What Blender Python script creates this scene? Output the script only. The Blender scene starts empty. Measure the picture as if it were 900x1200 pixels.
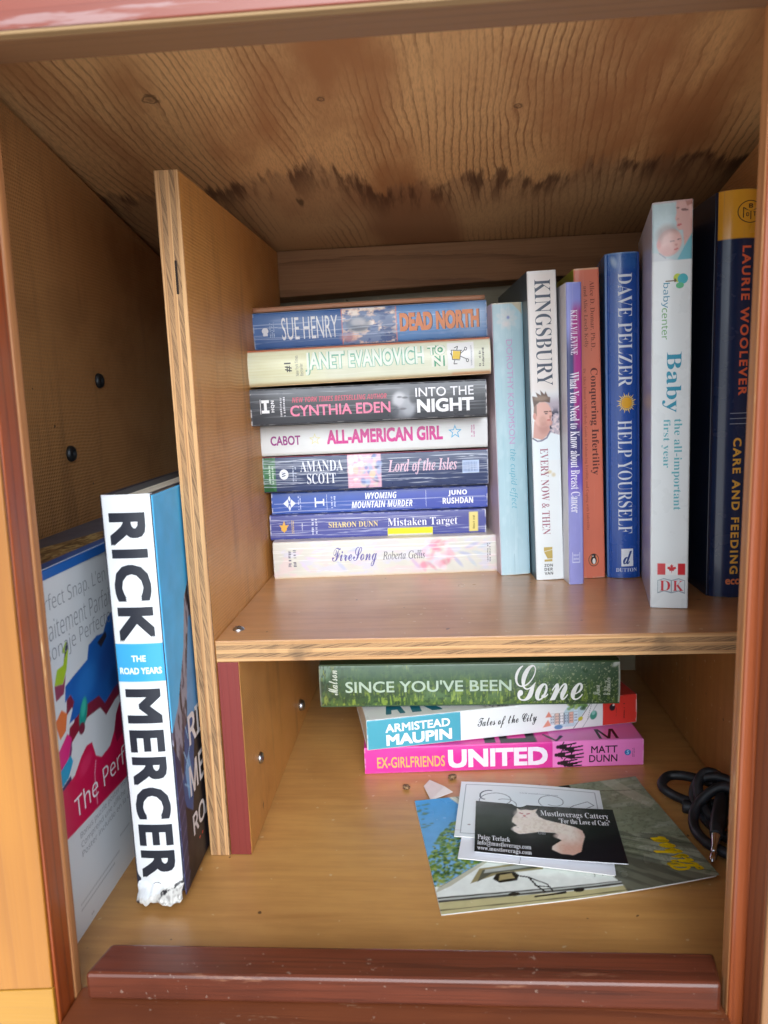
import bpy, bmesh, math
import numpy as np
from mathutils import Matrix, Vector

S = bpy.context.scene
COL = S.collection
V3 = lambda *a: np.array(a, float)

# ---------------------------------------------------------------- camera, sky, sun, exposure
EYE = V3(0, 0, 0.2704)
CAM_ROT = np.array([[0.9968, 0.0263, 0.0750], [0.0701, 0.1556, -0.9853], [-0.0376, 0.9875, 0.1532]])
cam = bpy.data.cameras.new("camera")
cam.sensor_fit = 'VERTICAL'; cam.sensor_height = 36.0; cam.lens = 876.2 / 1200 * 36.0
cam.clip_start = 0.01; cam.clip_end = 100
cam.dof.use_dof = True; cam.dof.focus_distance = 0.50; cam.dof.aperture_fstop = 13.0
camo = bpy.data.objects.new("camera", cam); COL.objects.link(camo)
M = Matrix.Identity(4)
q = Matrix([list(r) for r in CAM_ROT]).to_quaternion()
camo.matrix_world = Matrix.Translation(EYE) @ q.to_matrix().to_4x4()
S.camera = camo

SUN_EL, SUN_AZ = math.radians(27), math.radians(172)      # azimuth from +Y clockwise: behind the camera, to the right
w = bpy.data.worlds.new("World"); S.world = w; w.use_nodes = True
nt = w.node_tree; nt.nodes.clear()
out = nt.nodes.new('ShaderNodeOutputWorld'); bg = nt.nodes.new('ShaderNodeBackground')
sky = nt.nodes.new('ShaderNodeTexSky'); sky.sky_type = 'NISHITA'; sky.sun_disc = False
sky.sun_elevation = SUN_EL; sky.sun_rotation = SUN_AZ; sky.dust_density = 4.0; sky.ozone_density = 1.0
desat = nt.nodes.new('ShaderNodeHueSaturation'); desat.inputs['Saturation'].default_value = 0.22
tc = nt.nodes.new('ShaderNodeTexCoord'); sp = nt.nodes.new('ShaderNodeSeparateXYZ')
mr = nt.nodes.new('ShaderNodeMapRange'); mr.inputs[1].default_value = -0.03; mr.inputs[2].default_value = 0.03
mx = nt.nodes.new('ShaderNodeMix'); mx.data_type = 'RGBA'
mx.inputs['A'].default_value = (7.2, 7.3, 7.4, 1)          # glow added below the horizon as bounce light from unseen ground
nt.links.new(tc.outputs['Generated'], sp.inputs[0]); nt.links.new(sp.outputs['Z'], mr.inputs[0])
nt.links.new(mr.outputs[0], mx.inputs['Factor']); nt.links.new(sky.outputs[0], desat.inputs['Color'])
cool = nt.nodes.new('ShaderNodeMix'); cool.data_type = 'RGBA'; cool.blend_type = 'MULTIPLY'   # shade light under a bright veiled sky
cool.inputs['Factor'].default_value = 1.0; cool.inputs['B'].default_value = (0.88, 0.99, 1.12, 1)
nt.links.new(desat.outputs[0], cool.inputs['A']); nt.links.new(cool.outputs['Result'], mx.inputs['B'])
nt.links.new(mx.outputs['Result'], bg.inputs['Color']); bg.inputs['Strength'].default_value = 0.15
nt.links.new(bg.outputs[0], out.inputs[0])

sun = bpy.data.lights.new("sun", 'SUN'); sun.energy = 0.8; sun.angle = math.radians(50); sun.color = (1, .98, .95)
suno = bpy.data.objects.new("sun", sun); COL.objects.link(suno)
sd = Vector((math.sin(SUN_AZ) * math.cos(SUN_EL), math.cos(SUN_AZ) * math.cos(SUN_EL), math.sin(SUN_EL)))
suno.rotation_euler = sd.to_track_quat('Z', 'Y').to_euler(); suno.location = sd * 3
S.view_settings.view_transform = 'Standard'; S.view_settings.look = 'None'
S.view_settings.exposure = 0.47; S.view_settings.gamma = 1
S.render.engine = 'CYCLES'
S.cycles.use_denoising = True
S.cycles.max_bounces = 10; S.cycles.diffuse_bounces = 6

# ---------------------------------------------------------------- colour and noise helpers
def lin(c):
    c = np.asarray(c, float) / 255.0
    return np.where(c <= 0.04045, c / 12.92, ((c + 0.055) / 1.055) ** 2.4)

def l4(c):
    r = lin(c); return (r[0], r[1], r[2], 1)

def vnoise(x, y, seed=0):
    rs = np.random.RandomState(seed); N = 256
    T = rs.rand(N, N)
    xi = np.floor(x).astype(int); yi = np.floor(y).astype(int)
    fx = x - xi; fy = y - yi
    fx = fx * fx * (3 - 2 * fx); fy = fy * fy * (3 - 2 * fy)
    a = T[xi % N, yi % N]; b = T[(xi + 1) % N, yi % N]; c = T[xi % N, (yi + 1) % N]; d = T[(xi + 1) % N, (yi + 1) % N]
    return (a * (1 - fx) + b * fx) * (1 - fy) + (c * (1 - fx) + d * fx) * fy

def fbm(x, y, seed=0, o=4):
    s = 0; t = 0; a = 1.0
    for i in range(o):
        s = s + a * vnoise(x * 2 ** i, y * 2 ** i, seed + i); t += a; a *= .5
    return s / t

def sstep(a, b, x):
    t = np.clip((x - a) / (b - a + 1e-12), 0, 1); return t * t * (3 - 2 * t)

class Art:
    """printed artwork of one surface, painted in millimetres (x right, y up as the print is seen)"""
    def __init__(s, X, Y, W, H, base):
        s.X, s.Y, s.W, s.H = X, Y, W, H
        s.C = np.empty(X.shape + (3,)); s.C[...] = lin(base)
    def mix(s, m, col):
        m = np.clip(m, 0, 1) * np.ones(s.X.shape); i = m > 1e-3; mi = m[i][:, None]
        s.C[i] = s.C[i] * (1 - mi) + lin(col) * mi
    def rect(s, x0, x1, y0, y1, col, a=1, soft=.15):
        m = sstep(x0 - soft, x0 + soft, s.X) * sstep(-x1 - soft, -x1 + soft, -s.X) * sstep(y0 - soft, y0 + soft, s.Y) * sstep(-y1 - soft, -y1 + soft, -s.Y)
        s.mix(m * a, col)
    def ell(s, cx, cy, rx, ry, col, a=1, ang=0, soft=.12, ring=0):
        ca, sa = math.cos(math.radians(ang)), math.sin(math.radians(ang))
        dx, dy = s.X - cx, s.Y - cy
        d = np.hypot((dx * ca + dy * sa) / rx, (-dx * sa + dy * ca) / ry)
        m = 1 - sstep(1 - soft, 1 + soft, d)
        if ring: m = m * sstep(1 - ring - soft, 1 - ring + soft, d)
        s.mix(m * a, col)
    def poly(s, pts, col, a=1, soft=.3):
        ins = np.zeros(s.X.shape, bool); n = len(pts)
        for i in range(n):
            x0, y0 = pts[i]; x1, y1 = pts[(i + 1) % n]
            c = (y0 > s.Y) != (y1 > s.Y)
            ins ^= c & (s.X < (x1 - x0) * (s.Y - y0) / (y1 - y0 + 1e-9) + x0)
        d = np.full(s.X.shape, 1e9)
        for i in range(n):
            x0, y0 = pts[i]; x1, y1 = pts[(i + 1) % n]; L2 = (x1 - x0) ** 2 + (y1 - y0) ** 2 + 1e-9
            t = np.clip(((s.X - x0) * (x1 - x0) + (s.Y - y0) * (y1 - y0)) / L2, 0, 1)
            d = np.minimum(d, np.hypot(s.X - x0 - t * (x1 - x0), s.Y - y0 - t * (y1 - y0)))
        d = np.where(ins, d, -d)
        s.mix(sstep(-soft, soft, d) * a, col)
    def line(s, pts, wd, col, a=1):
        d = np.full(s.X.shape, 1e9)
        for (x0, y0), (x1, y1) in zip(pts[:-1], pts[1:]):
            L2 = (x1 - x0) ** 2 + (y1 - y0) ** 2 + 1e-9
            t = np.clip(((s.X - x0) * (x1 - x0) + (s.Y - y0) * (y1 - y0)) / L2, 0, 1)
            d = np.minimum(d, np.hypot(s.X - x0 - t * (x1 - x0), s.Y - y0 - t * (y1 - y0)))
        s.mix((1 - sstep(wd * .5 - .12, wd * .5 + .12, d)) * a, col)
    def creases(s, n, seed, col=(225, 228, 232), amt=.7, along='x'):
        rs = np.random.RandomState(seed)
        for i in range(n):
            p, q = (s.Y, s.X) if along == 'x' else (s.X, s.Y)
            T = s.H if along == 'x' else s.W
            v0 = T * (.12 + .78 * rs.rand()); wob = (vnoise(q * .06 + i * 9, q * 0, seed + i) - .5) * 1.1
            wd = .10 + .16 * rs.rand()
            k = sstep(.35, .75, vnoise(q * .05 + i * 31, q * 0 + 3, seed + 50 + i))
            m = np.exp(-((p - v0 - wob) / wd) ** 2) * k * amt * (.4 + .6 * rs.rand())
            s.mix(m, col)
    def worn(s, seed, col=(222, 222, 218), depth=.9, amt=.9, along='x'):
        p, q, T = (s.Y, s.X, s.H) if along == 'x' else (s.X, s.Y, s.W)
        L = s.W if along == 'x' else s.H
        e = np.minimum(p, T - p); n = fbm(q * .22, p * .5, seed)
        s.mix((1 - sstep(0, depth, e)) * sstep(.48, .66, n) * amt, col)
        e2 = np.minimum(q, L - q)
        s.mix((1 - sstep(0, 1.2, e2)) * sstep(.45, .6, fbm(p * .4, q * .4, seed + 7)) * amt, col)
    def mottle(s, amt, sc, seed):
        n = fbm(s.X * sc, s.Y * sc, seed) - .5
        s.C = np.clip(s.C * (1 + amt * 2 * n[..., None]), 0, 1)

# ---------------------------------------------------------------- node helper and materials
def nmat(name):
    m = bpy.data.materials.new(name); m.use_nodes = True
    t = m.node_tree; b = t.nodes['Principled BSDF']
    def N(ty, ins=None, **props):
        n = t.nodes.new('ShaderNode' + ('TexNoise' if ty == 'Noise' else ty))
        for k, v in props.items(): setattr(n, k, v)
        for k, v in (ins or {}).items():
            s = n.inputs[k]
            if hasattr(v, 'is_output'): t.links.new(v, s)
            elif hasattr(v, 'outputs'): t.links.new(v.outputs[0], s)
            else: s.default_value = v
        return n
    def setb(**k):
        for kk, v in k.items():
            s = b.inputs[kk.replace('_', ' ')]
            if hasattr(v, 'outputs'): t.links.new(v.outputs[0], s)
            elif hasattr(v, 'is_output'): t.links.new(v, s)
            else: s.default_value = v
    def math_(op, a, c=0.0, clamp=False):
        return N('Math', {0: a, 1: c}, operation=op, use_clamp=clamp)
    def mixc(f, a, c, bt='MIX'):
        n = N('Mix', data_type='RGBA', blend_type=bt)
        for k, v in (('Factor', f), ('A', a), ('B', c)):
            s = n.inputs[k] if k == 'Factor' else [i for i in n.inputs if i.name == k and i.type == 'RGBA'][0]
            if hasattr(v, 'outputs'):
                o = [o for o in v.outputs if o.type == 'RGBA'] if v.bl_idname == 'ShaderNodeMix' else v.outputs
                t.links.new(o[0], s)
            elif hasattr(v, 'is_output'): t.links.new(v, s)
            else: s.default_value = v if not isinstance(v, tuple) or len(v) == 4 else v + (1,)
        return n
    def col(node): return [o for o in node.outputs if o.type == 'RGBA'][0]
    def sm(x, a, c):
        return N('MapRange', {0: x, 1: a, 2: c, 3: 0.0, 4: 1.0}, interpolation_type='SMOOTHSTEP')
    return m, N, setb, math_, mixc, col, sm

_mc = {}
def plain(c, rough=.5, metal=0.0, bump=0.0, spec=.5):
    k = (tuple(c), rough, metal, bump, spec)
    if k in _mc: return _mc[k]
    m, N, setb, math_, mixc, col, sm = nmat('ink')
    tcn = N('TexCoord')
    n = N('Noise', {'Vector': tcn.outputs['Object'], 'Scale': 260.0, 'Detail': 3.0})
    a = l4(c); d = tuple(x * .88 for x in a[:3]) + (1,)
    mixn = mixc(n, d, tuple(min(1, x * 1.06) for x in a[:3]) + (1,))
    setb(Base_Color=col(mixn), Roughness=rough, Metallic=metal, Specular_IOR_Level=spec)
    if bump: setb(Normal=N('Bump', {'Height': n, 'Strength': bump, 'Distance': .0006}))
    _mc[k] = m; return m

def print_mat(rough=.38, coat=0.0, bump=.25):
    bump *= .45
    k = ('print', rough, coat, bump)
    if k in _mc: return _mc[k]
    m, N, setb, math_, mixc, col, sm = nmat('printed_paper')
    at = N('VertexColor', layer_name='Col'); tcn = N('TexCoord')
    n1 = N('Noise', {'Vector': tcn.outputs['Object'], 'Scale': 70.0, 'Detail': 3.0})
    n2 = N('Noise', {'Vector': tcn.outputs['Object'], 'Scale': 900.0, 'Detail': 2.0})
    h = math_('ADD', n1, math_('MULTIPLY', n2, .12))
    r = N('MapRange', {0: n1, 1: .3, 2: .7, 3: rough - .03, 4: rough + .05})
    setb(Base_Color=at, Roughness=r, Specular_IOR_Level=.4, Coat_Weight=coat, Coat_Roughness=.12,
         Normal=N('Bump', {'Height': h, 'Strength': bump, 'Distance': .0006}))
    _mc[k] = m; return m

def pages_mat(c=(228, 220, 200), axis='Z'):
    k = ('pages', tuple(c), axis)
    if k in _mc: return _mc[k]
    m, N, setb, math_, mixc, col, sm = nmat('page_edges')
    tcn = N('TexCoord'); mp = N('Mapping', {'Vector': tcn.outputs['Object'], 'Scale': {'Z': (4, 4, 2600.), 'X': (2600., 4, 4)}[axis]})
    n = N('Noise', {'Vector': mp, 'Scale': 1.0, 'Detail': 2.0})
    a = l4(c); b = tuple(x * .6 for x in a[:3]) + (1,)
    setb(Base_Color=col(mixc(sm(n, .3, .62), b, a)), Roughness=.85, Normal=N('Bump', {'Height': n, 'Strength': .5, 'Distance': .0004}))
    _mc[k] = m; return m

def wood(name, dark, light, axis='X', pitch=.005, wav=.01, contrast=.6, rough=.45, coat=0.0, fibre=.35, bump=.3, tint=None,
         knots=(), stain=None, wear=None, ring_sharp=.5, off=(0, 0, 0), run=1.2, blotch=0.0, specks=0.0):
    """grain runs along axis; ring lines vary along the first other axis"""
    m, N, setb, math_, mixc, col, sm = nmat(name)
    tcn = N('TexCoord')
    ob = N('VectorMath', {0: tcn.outputs['Object'], 1: off}, operation='ADD')
    st = {'X': (run, 16, 16), 'Y': (16, run, 16), 'Z': (16, 16, run)}[axis]
    cross = {'X': 'Y', 'Y': 'X', 'Z': 'X'}[axis]
    sxyz = N('SeparateXYZ', {0: ob})
    sum_c = {'X': math_('ADD', sxyz.outputs['Y'], math_('MULTIPLY', sxyz.outputs['Z'], .83)),
             'Y': math_('ADD', sxyz.outputs['X'], math_('MULTIPLY', sxyz.outputs['Z'], .4)),
             'Z': math_('ADD', sxyz.outputs['X'], math_('MULTIPLY', sxyz.outputs['Y'], .83))}[axis]
    big = N('Noise', {'Vector': N('Mapping', {'Vector': ob, 'Scale': tuple(s * .55 for s in st)}), 'Scale': 1.0, 'Detail': 2.0, 'Roughness': .45})
    mid = N('Noise', {'Vector': N('Mapping', {'Vector': ob, 'Scale': tuple(s * 3.2 if s == 16 else s * 9 for s in st)}), 'Scale': 1.0, 'Detail': 3.0})
    c = math_('ADD', sum_c, math_('MULTIPLY', math_('SUBTRACT', big, .5), wav * 8))
    c = math_('ADD', c, math_('MULTIPLY', math_('SUBTRACT', mid, .5), wav * .55))
    kmask = None
    knn = N('Noise', {'Vector': ob, 'Scale': 230.0, 'Detail': 2.0})
    for kx, ky, kr in knots:                                # knots bend the rings round themselves
        dx = math_('SUBTRACT', sxyz.outputs['X'], kx); dy = math_('MULTIPLY', math_('SUBTRACT', sxyz.outputs['Y'], ky), .45)
        d2 = math_('ADD', math_('MULTIPLY', dx, dx), math_('MULTIPLY', dy, dy))
        g = math_('POWER', 2.718, math_('MULTIPLY', d2, -1 / (kr * 2.6) ** 2))
        c = math_('ADD', c, math_('MULTIPLY', math_('MULTIPLY', dx, g), -.8))
        dy2 = math_('SUBTRACT', sxyz.outputs['Y'], ky)
        dd = math_('SQRT', math_('ADD', math_('MULTIPLY', dx, dx), math_('MULTIPLY', dy2, dy2)))
        dd = math_('ADD', math_('MULTIPLY', dd, 1.25), math_('MULTIPLY', math_('SUBTRACT', knn, .5), kr * 1.6))
        ring = math_('MULTIPLY', sm(dd, kr * .55, kr * .8), math_('SUBTRACT', 1.0, sm(dd, kr * .9, kr * 1.35)))
        core = math_('MULTIPLY', math_('SUBTRACT', 1.0, sm(dd, kr * .1, kr * .85)), .75)
        k1 = math_('MAXIMUM', ring, core)
        kmask = k1 if kmask is None else math_('MAXIMUM', kmask, k1)
    ph = math_('MULTIPLY', c, 1.0 / pitch)
    fr = math_('FRACT', ph)
    ringl = sm(fr, 1 - ring_sharp, .97)                     # slow rise to the latewood line, quick fall
    ringf = math_('MULTIPLY', ringl, math_('SUBTRACT', 1.0, sm(fr, .96, 1.0)))
    amp = N('Noise', {'Vector': N('Mapping', {'Vector': ob, 'Scale': tuple(s * 1.7 for s in st)}), 'Scale': 1.0, 'Detail': 1.0})
    ringf = math_('MULTIPLY', ringf, sm(amp, .3, .62))
    fib = N('Noise', {'Vector': N('Mapping', {'Vector': ob, 'Scale': tuple(s * 60 if s == 16 else 17 for s in st)}), 'Scale': 1.0, 'Detail': 3.0, 'Roughness': .6})
    f1 = math_('ADD', math_('MULTIPLY', ringf, contrast), math_('MULTIPLY', math_('SUBTRACT', fib, .42), fibre * 2), clamp=True)
    f2 = math_('ADD', f1, math_('MULTIPLY', math_('SUBTRACT', big, .5), .7), clamp=True)
    cc = mixc(f2, l4(light), l4(dark))
    if tint:
        tn = N('Noise', {'Vector': N('Mapping', {'Vector': ob, 'Scale': tuple(s * .9 for s in st)}), 'Scale': 1.0, 'Detail': 4.0})
        cc = mixc(sm(tn, .45, .68), col(cc), l4(tint))
    if blotch:
        bn = N('Noise', {'Vector': N('Mapping', {'Vector': ob, 'Scale': tuple(14 if s == 16 else 5 for s in st)}), 'Scale': 1.0, 'Detail': 4.0, 'Roughness': .6})
        cc = mixc(math_('MULTIPLY', sm(bn, .40, .68), blotch), col(cc), l4(dark))
    if kmask is not None: cc = mixc(math_('MULTIPLY', kmask, .62), col(cc), l4((38, 24, 18)))
    if stain:                                               # old water stain creeping in from the back edge
        y0, amtj, sc_dark, sc_grey = stain
        jag = N('Noise', {'Vector': N('Mapping', {'Vector': ob, 'Scale': (110, 12, 1)}), 'Scale': 1.0, 'Detail': 5.0, 'Roughness': .7})
        lo = N('Noise', {'Vector': N('Mapping', {'Vector': ob, 'Scale': (11, 5, 1)}), 'Scale': 1.0, 'Detail': 2.0})
        e0 = math_('ADD', sxyz.outputs['Y'], math_('MULTIPLY', math_('SUBTRACT', lo, .5), amtj * 1.3))
        e = math_('ADD', e0, math_('MULTIPLY', math_('SUBTRACT', jag, .5), amtj * .95))
        inside = sm(e, y0 - .006, y0 + .008)
        rim = math_('MULTIPLY', inside, math_('SUBTRACT', 1.0, sm(e0, y0 + .006, y0 + .055)))
        cc = mixc(math_('MULTIPLY', inside, .40), col(cc), l4(sc_grey))
        blot = N('Noise', {'Vector': N('Mapping', {'Vector': ob, 'Scale': (100, 14, 1)}), 'Scale': 1.0, 'Detail': 4.0, 'Roughness': .65})
        cc = mixc(math_('MULTIPLY', math_('MULTIPLY', rim, sm(blot, .42, .60)), .78), col(cc), l4(sc_dark))
        blk = N('Noise', {'Vector': N('Mapping', {'Vector': ob, 'Scale': (46, 14, 1)}), 'Scale': 1.0, 'Detail': 3.0})
        cc = mixc(math_('MULTIPLY', math_('MULTIPLY', inside, sm(blk, .68, .74)), .7), col(cc), l4((36, 26, 20)))
    if specks:
        pn = N('Noise', {'Vector': ob, 'Scale': 420.0, 'Detail': 2.0}); pg = N('Noise', {'Vector': ob, 'Scale': 24.0, 'Detail': 2.0})
        cc = mixc(math_('MULTIPLY', sm(math_('ADD', pn, math_('MULTIPLY', pg, .25)), .84, .88), specks), col(cc), l4((206, 186, 166)))
    if wear:                                                # scuffs through the varnish
        wn = N('Noise', {'Vector': N('Mapping', {'Vector': ob, 'Scale': tuple(s * 6 for s in st)}), 'Scale': 1.0, 'Detail': 5.0, 'Roughness': .7})
        cc = mixc(math_('MULTIPLY', sm(wn, wear[1], wear[1] + .06), .8), col(cc), l4(wear[0]))
    hh = math_('ADD', math_('MULTIPLY', fib, .6), math_('MULTIPLY', ringf, -.5))
    rr = N('MapRange', {0: big, 1: .3, 2: .7, 3: rough - .06, 4: rough + .08})
    setb(Base_Color=col(cc), Roughness=rr, Coat_Weight=coat, Coat_Roughness=.25,
         Normal=N('Bump', {'Height': hh, 'Strength': bump, 'Distance': .0006}))
    return m

def ply_edge(name, ax, lo, hi, along, n=5):
    """sawn plywood edge: plies stacked on axis ax between lo and hi, run of the board on axis along"""
    m, N, setb, math_, mixc, col, sm = nmat(name)
    tcn = N('TexCoord'); s = N('SeparateXYZ', {0: tcn.outputs['Object']})
    wob = N('Noise', {'Vector': tcn.outputs['Object'], 'Scale': 22.0, 'Detail': 2.0})
    t = N('MapRange', {0: math_('ADD', s.outputs[ax], math_('MULTIPLY', math_('SUBTRACT', wob, .5), (hi - lo) * .12)), 1: lo, 2: hi, 3: 0.0, 4: float(n)})
    fl = math_('FLOOR', t); odd = math_('MODULO', fl, 2.0)
    stre = {'X': (5, 200, 900), 'Y': (200, 5, 900), 'Z': (900, 200, 5)}[along]
    lonf = N('Noise', {'Vector': N('Mapping', {'Vector': tcn.outputs['Object'], 'Scale': stre}), 'Scale': 1.0, 'Detail': 4.0})
    sk = N('VectorRotate', {'Vector': tcn.outputs['Object'], 'Angle': .22, 'Axis': (0, 1, 0)}, rotation_type='AXIS_ANGLE')
    st2 = {'X': (26, 200, 1700), 'Y': (200, 26, 1700), 'Z': (1700, 200, 26)}[along]
    endf = N('Noise', {'Vector': N('Mapping', {'Vector': sk, 'Scale': st2}), 'Scale': 1.0, 'Detail': 4.0, 'Roughness': .7})
    lg = mixc(sm(lonf, .35, .7), l4((206, 162, 112)), l4((160, 112, 70)))
    eg = mixc(sm(endf, .38, .68), l4((176, 136, 94)), l4((98, 72, 50)))
    cc = mixc(odd, col(lg), col(eg))
    fr = math_('FRACT', t); glue = math_('SUBTRACT', 1.0, sm(math_('ABSOLUTE', math_('SUBTRACT', fr, .5)), .49, .40))
    cc = mixc(math_('MULTIPLY', sm(math_('ABSOLUTE', math_('SUBTRACT', fr, .5)), .44, .5), .5), col(cc), l4((74, 48, 30)))
    dirt = N('Noise', {'Vector': tcn.outputs['Object'], 'Scale': 40.0, 'Detail': 4.0})
    cc = mixc(math_('MULTIPLY', sm(dirt, .58, .75), .5), col(cc), l4((70, 56, 44)))
    setb(Base_Color=col(cc), Roughness=.75, Normal=N('Bump', {'Height': endf, 'Strength': .5, 'Distance': .0006}))
    return m

def faced_ply(name, base, dark, a1, a2, p1, p2, rough=.42, bump=.5, coat=.1):
    """brown film faced board with its fine wire mesh imprint on axes a1, a2"""
    m, N, setb, math_, mixc, col, sm = nmat(name)
    tcn = N('TexCoord')
    dn = N('Noise', {'Vector': tcn.outputs['Object'], 'Scale': 18.0, 'Detail': 2.0})
    ds = N('VectorMath', {0: tcn.outputs['Object'], 1: N('VectorMath', {0: dn.outputs['Color'], 'Scale': .004}, operation='SCALE')}, operation='ADD')
    s = N('SeparateXYZ', {0: ds})
    w1 = math_('SINE', math_('MULTIPLY', s.outputs[a1], 2 * math.pi / p1)); w2 = math_('SINE', math_('MULTIPLY', s.outputs[a2], 2 * math.pi / p2))
    h = math_('MULTIPLY', math_('ADD', w1, 1.0), math_('ADD', w2, 1.0))
    big = N('Noise', {'Vector': tcn.outputs['Object'], 'Scale': 9.0, 'Detail': 4.0})
    fine = N('Noise', {'Vector': tcn.outputs['Object'], 'Scale': 600.0, 'Detail': 2.0})
    amp = sm(big, .3, .6)
    f = math_('ADD', math_('MULTIPLY', math_('MULTIPLY', h, .13), math_('ADD', math_('MULTIPLY', amp, .7), .3)), math_('MULTIPLY', math_('SUBTRACT', fine, .5), .5), clamp=True)
    cc = mixc(f, l4(base), l4(dark))
    blo = N('Noise', {'Vector': tcn.outputs['Object'], 'Scale': 14.0, 'Detail': 5.0, 'Roughness': .6})
    cc = mixc(math_('MULTIPLY', sm(blo, .48, .7), .35), col(cc), l4(dark))
    drip = N('Noise', {'Vector': N('Mapping', {'Vector': tcn.outputs['Object'], 'Scale': (40, 40, 5)}), 'Scale': 1.0, 'Detail': 5.0, 'Roughness': .65})
    cc = mixc(math_('MULTIPLY', sm(drip, .52, .72), .4), col(cc), l4(tuple(c * .75 for c in dark)))
    scr = N('Noise', {'Vector': N('Mapping', {'Vector': tcn.outputs['Object'], 'Rotation': (.5, .3, .2), 'Scale': (300, 300, 14)}), 'Scale': 1.0, 'Detail': 1.0})
    cc = mixc(math_('MULTIPLY', sm(scr, .77, .80), .45), col(cc), l4((226, 186, 130)))
    nick = N('Noise', {'Vector': tcn.outputs['Object'], 'Scale': 130.0, 'Detail': 1.0})
    cc = mixc(sm(nick, .80, .83), col(cc), l4((60, 36, 20)))
    rr = N('MapRange', {0: blo, 1: .3, 2: .7, 3: rough - .07, 4: rough + .1})
    setb(Base_Color=col(cc), Roughness=rr, Coat_Weight=coat, Coat_Roughness=.3, Normal=N('Bump', {'Height': h, 'Strength': bump, 'Distance': .00025, 'Invert': True} if False else {'Height': h, 'Strength': bump, 'Distance': .00025}))
    return m

def smooth_board(name, base, dark, axis='X', rough=.35, coat=.3):
    m, N, setb, math_, mixc, col, sm = nmat(name)
    tcn = N('TexCoord')
    st = {'X': (14, 160, 160), 'Y': (160, 14, 160), 'Z': (160, 160, 14)}[axis]
    a = N('Noise', {'Vector': N('Mapping', {'Vector': tcn.outputs['Object'], 'Scale': st}), 'Scale': 1.0, 'Detail': 5.0, 'Roughness': .65})
    b = N('Noise', {'Vector': tcn.outputs['Object'], 'Scale': 8.0, 'Detail': 5.0, 'Roughness': .6})
    d = N('Noise', {'Vector': tcn.outputs['Object'], 'Scale': 420.0, 'Detail': 2.0})
    f = math_('ADD', math_('MULTIPLY', sm(a, .35, .7), .45), math_('MULTIPLY', sm(b, .35, .7), .5), clamp=True)
    cc = mixc(f, l4(base), l4(dark))
    spk = N('Noise', {'Vector': tcn.outputs['Object'], 'Scale': 210.0, 'Detail': 1.0})
    cc = mixc(math_('MULTIPLY', sm(spk, .74, .78), .7), col(cc), l4((206, 182, 146)))
    spd = N('Noise', {'Vector': N('Mapping', {'Vector': tcn.outputs['Object'], 'Location': (3, 1, 2)}), 'Scale': 150.0, 'Detail': 1.0})
    cc = mixc(math_('MULTIPLY', sm(spd, .77, .80), .8), col(cc), l4((52, 32, 20)))
    rr = N('MapRange', {0: b, 1: .3, 2: .7, 3: rough - .06, 4: rough + .12})
    setb(Base_Color=col(cc), Roughness=rr, Coat_Weight=coat, Coat_Roughness=.3,
         Normal=N('Bump', {'Height': math_('ADD', a, math_('MULTIPLY', d, .5)), 'Strength': .18, 'Distance': .0004}))
    return m

# ---------------------------------------------------------------- mesh helpers
def link(name, me, mat=None, parent=None):
    o = bpy.data.objects.new(name, me); COL.objects.link(o)
    if mat: me.materials.append(mat)
    if parent: o.parent = parent
    return o

def thing(name, label, cat, loc=(0, 0, 0), rot=None, group=None):
    o = bpy.data.objects.new(name, None); COL.objects.link(o)
    o.empty_display_size = .02
    if rot is None: o.location = loc
    else: o.matrix_world = Matrix.Translation(loc) @ rot.to_4x4()
    o['label'] = label; o['category'] = cat
    if group: o['group'] = group
    return o

def tag(o, label, cat, group=None):
    o['label'] = label; o['category'] = cat
    if group: o['group'] = group
    return o

def hexa(name, c, mat, parent=None, bev=.0008, seg=2):
    """eight corners: bottom 4 (ccw from above) then top 4"""
    bm = bmesh.new(); v = [bm.verts.new(tuple(p)) for p in c]
    for f in ((3, 2, 1, 0), (4, 5, 6, 7), (0, 1, 5, 4), (1, 2, 6, 5), (2, 3, 7, 6), (3, 0, 4, 7)): bm.faces.new([v[i] for i in f])
    if bev: bmesh.ops.bevel(bm, geom=bm.edges[:], offset=bev, segments=seg, profile=.5, affect='EDGES')
    bmesh.ops.recalc_face_normals(bm, faces=bm.faces[:])
    me = bpy.data.meshes.new(name); bm.to_mesh(me); bm.free()
    return link(name, me, mat, parent)

def box(name, x0, x1, y0, y1, z0, z1, mat, parent=None, bev=.0008):
    return hexa(name, [(x0, y0, z0), (x1, y0, z0), (x1, y1, z0), (x0, y1, z0), (x0, y0, z1), (x1, y0, z1), (x1, y1, z1), (x0, y1, z1)], mat, parent, bev)

def grid_mesh(name, P, C, mat, parent=None, smooth=True):
    nu, nv = P.shape[:2]; me = bpy.data.meshes.new(name)
    me.vertices.add(nu * nv); me.vertices.foreach_set('co', P.reshape(-1).astype(np.float32))
    idx = np.arange(nu * nv).reshape(nu, nv)
    Q = np.stack([idx[:-1, :-1], idx[1:, :-1], idx[1:, 1:], idx[:-1, 1:]], -1).reshape(-1)
    nf = (nu - 1) * (nv - 1)
    me.loops.add(nf * 4); me.loops.foreach_set('vertex_index', Q.astype(np.int32))
    me.polygons.add(nf); me.polygons.foreach_set('loop_start', (np.arange(nf) * 4).astype(np.int32))
    if smooth: me.polygons.foreach_set('use_smooth', np.ones(nf, bool))
    me.update(calc_edges=True)
    a = me.color_attributes.new('Col', 'FLOAT_COLOR', 'POINT')
    a.data.foreach_set('color', np.concatenate([C, np.ones(C.shape[:2] + (1,))], -1).reshape(-1).astype(np.float32))
    me.validate()
    return link(name, me, mat, parent)

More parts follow.
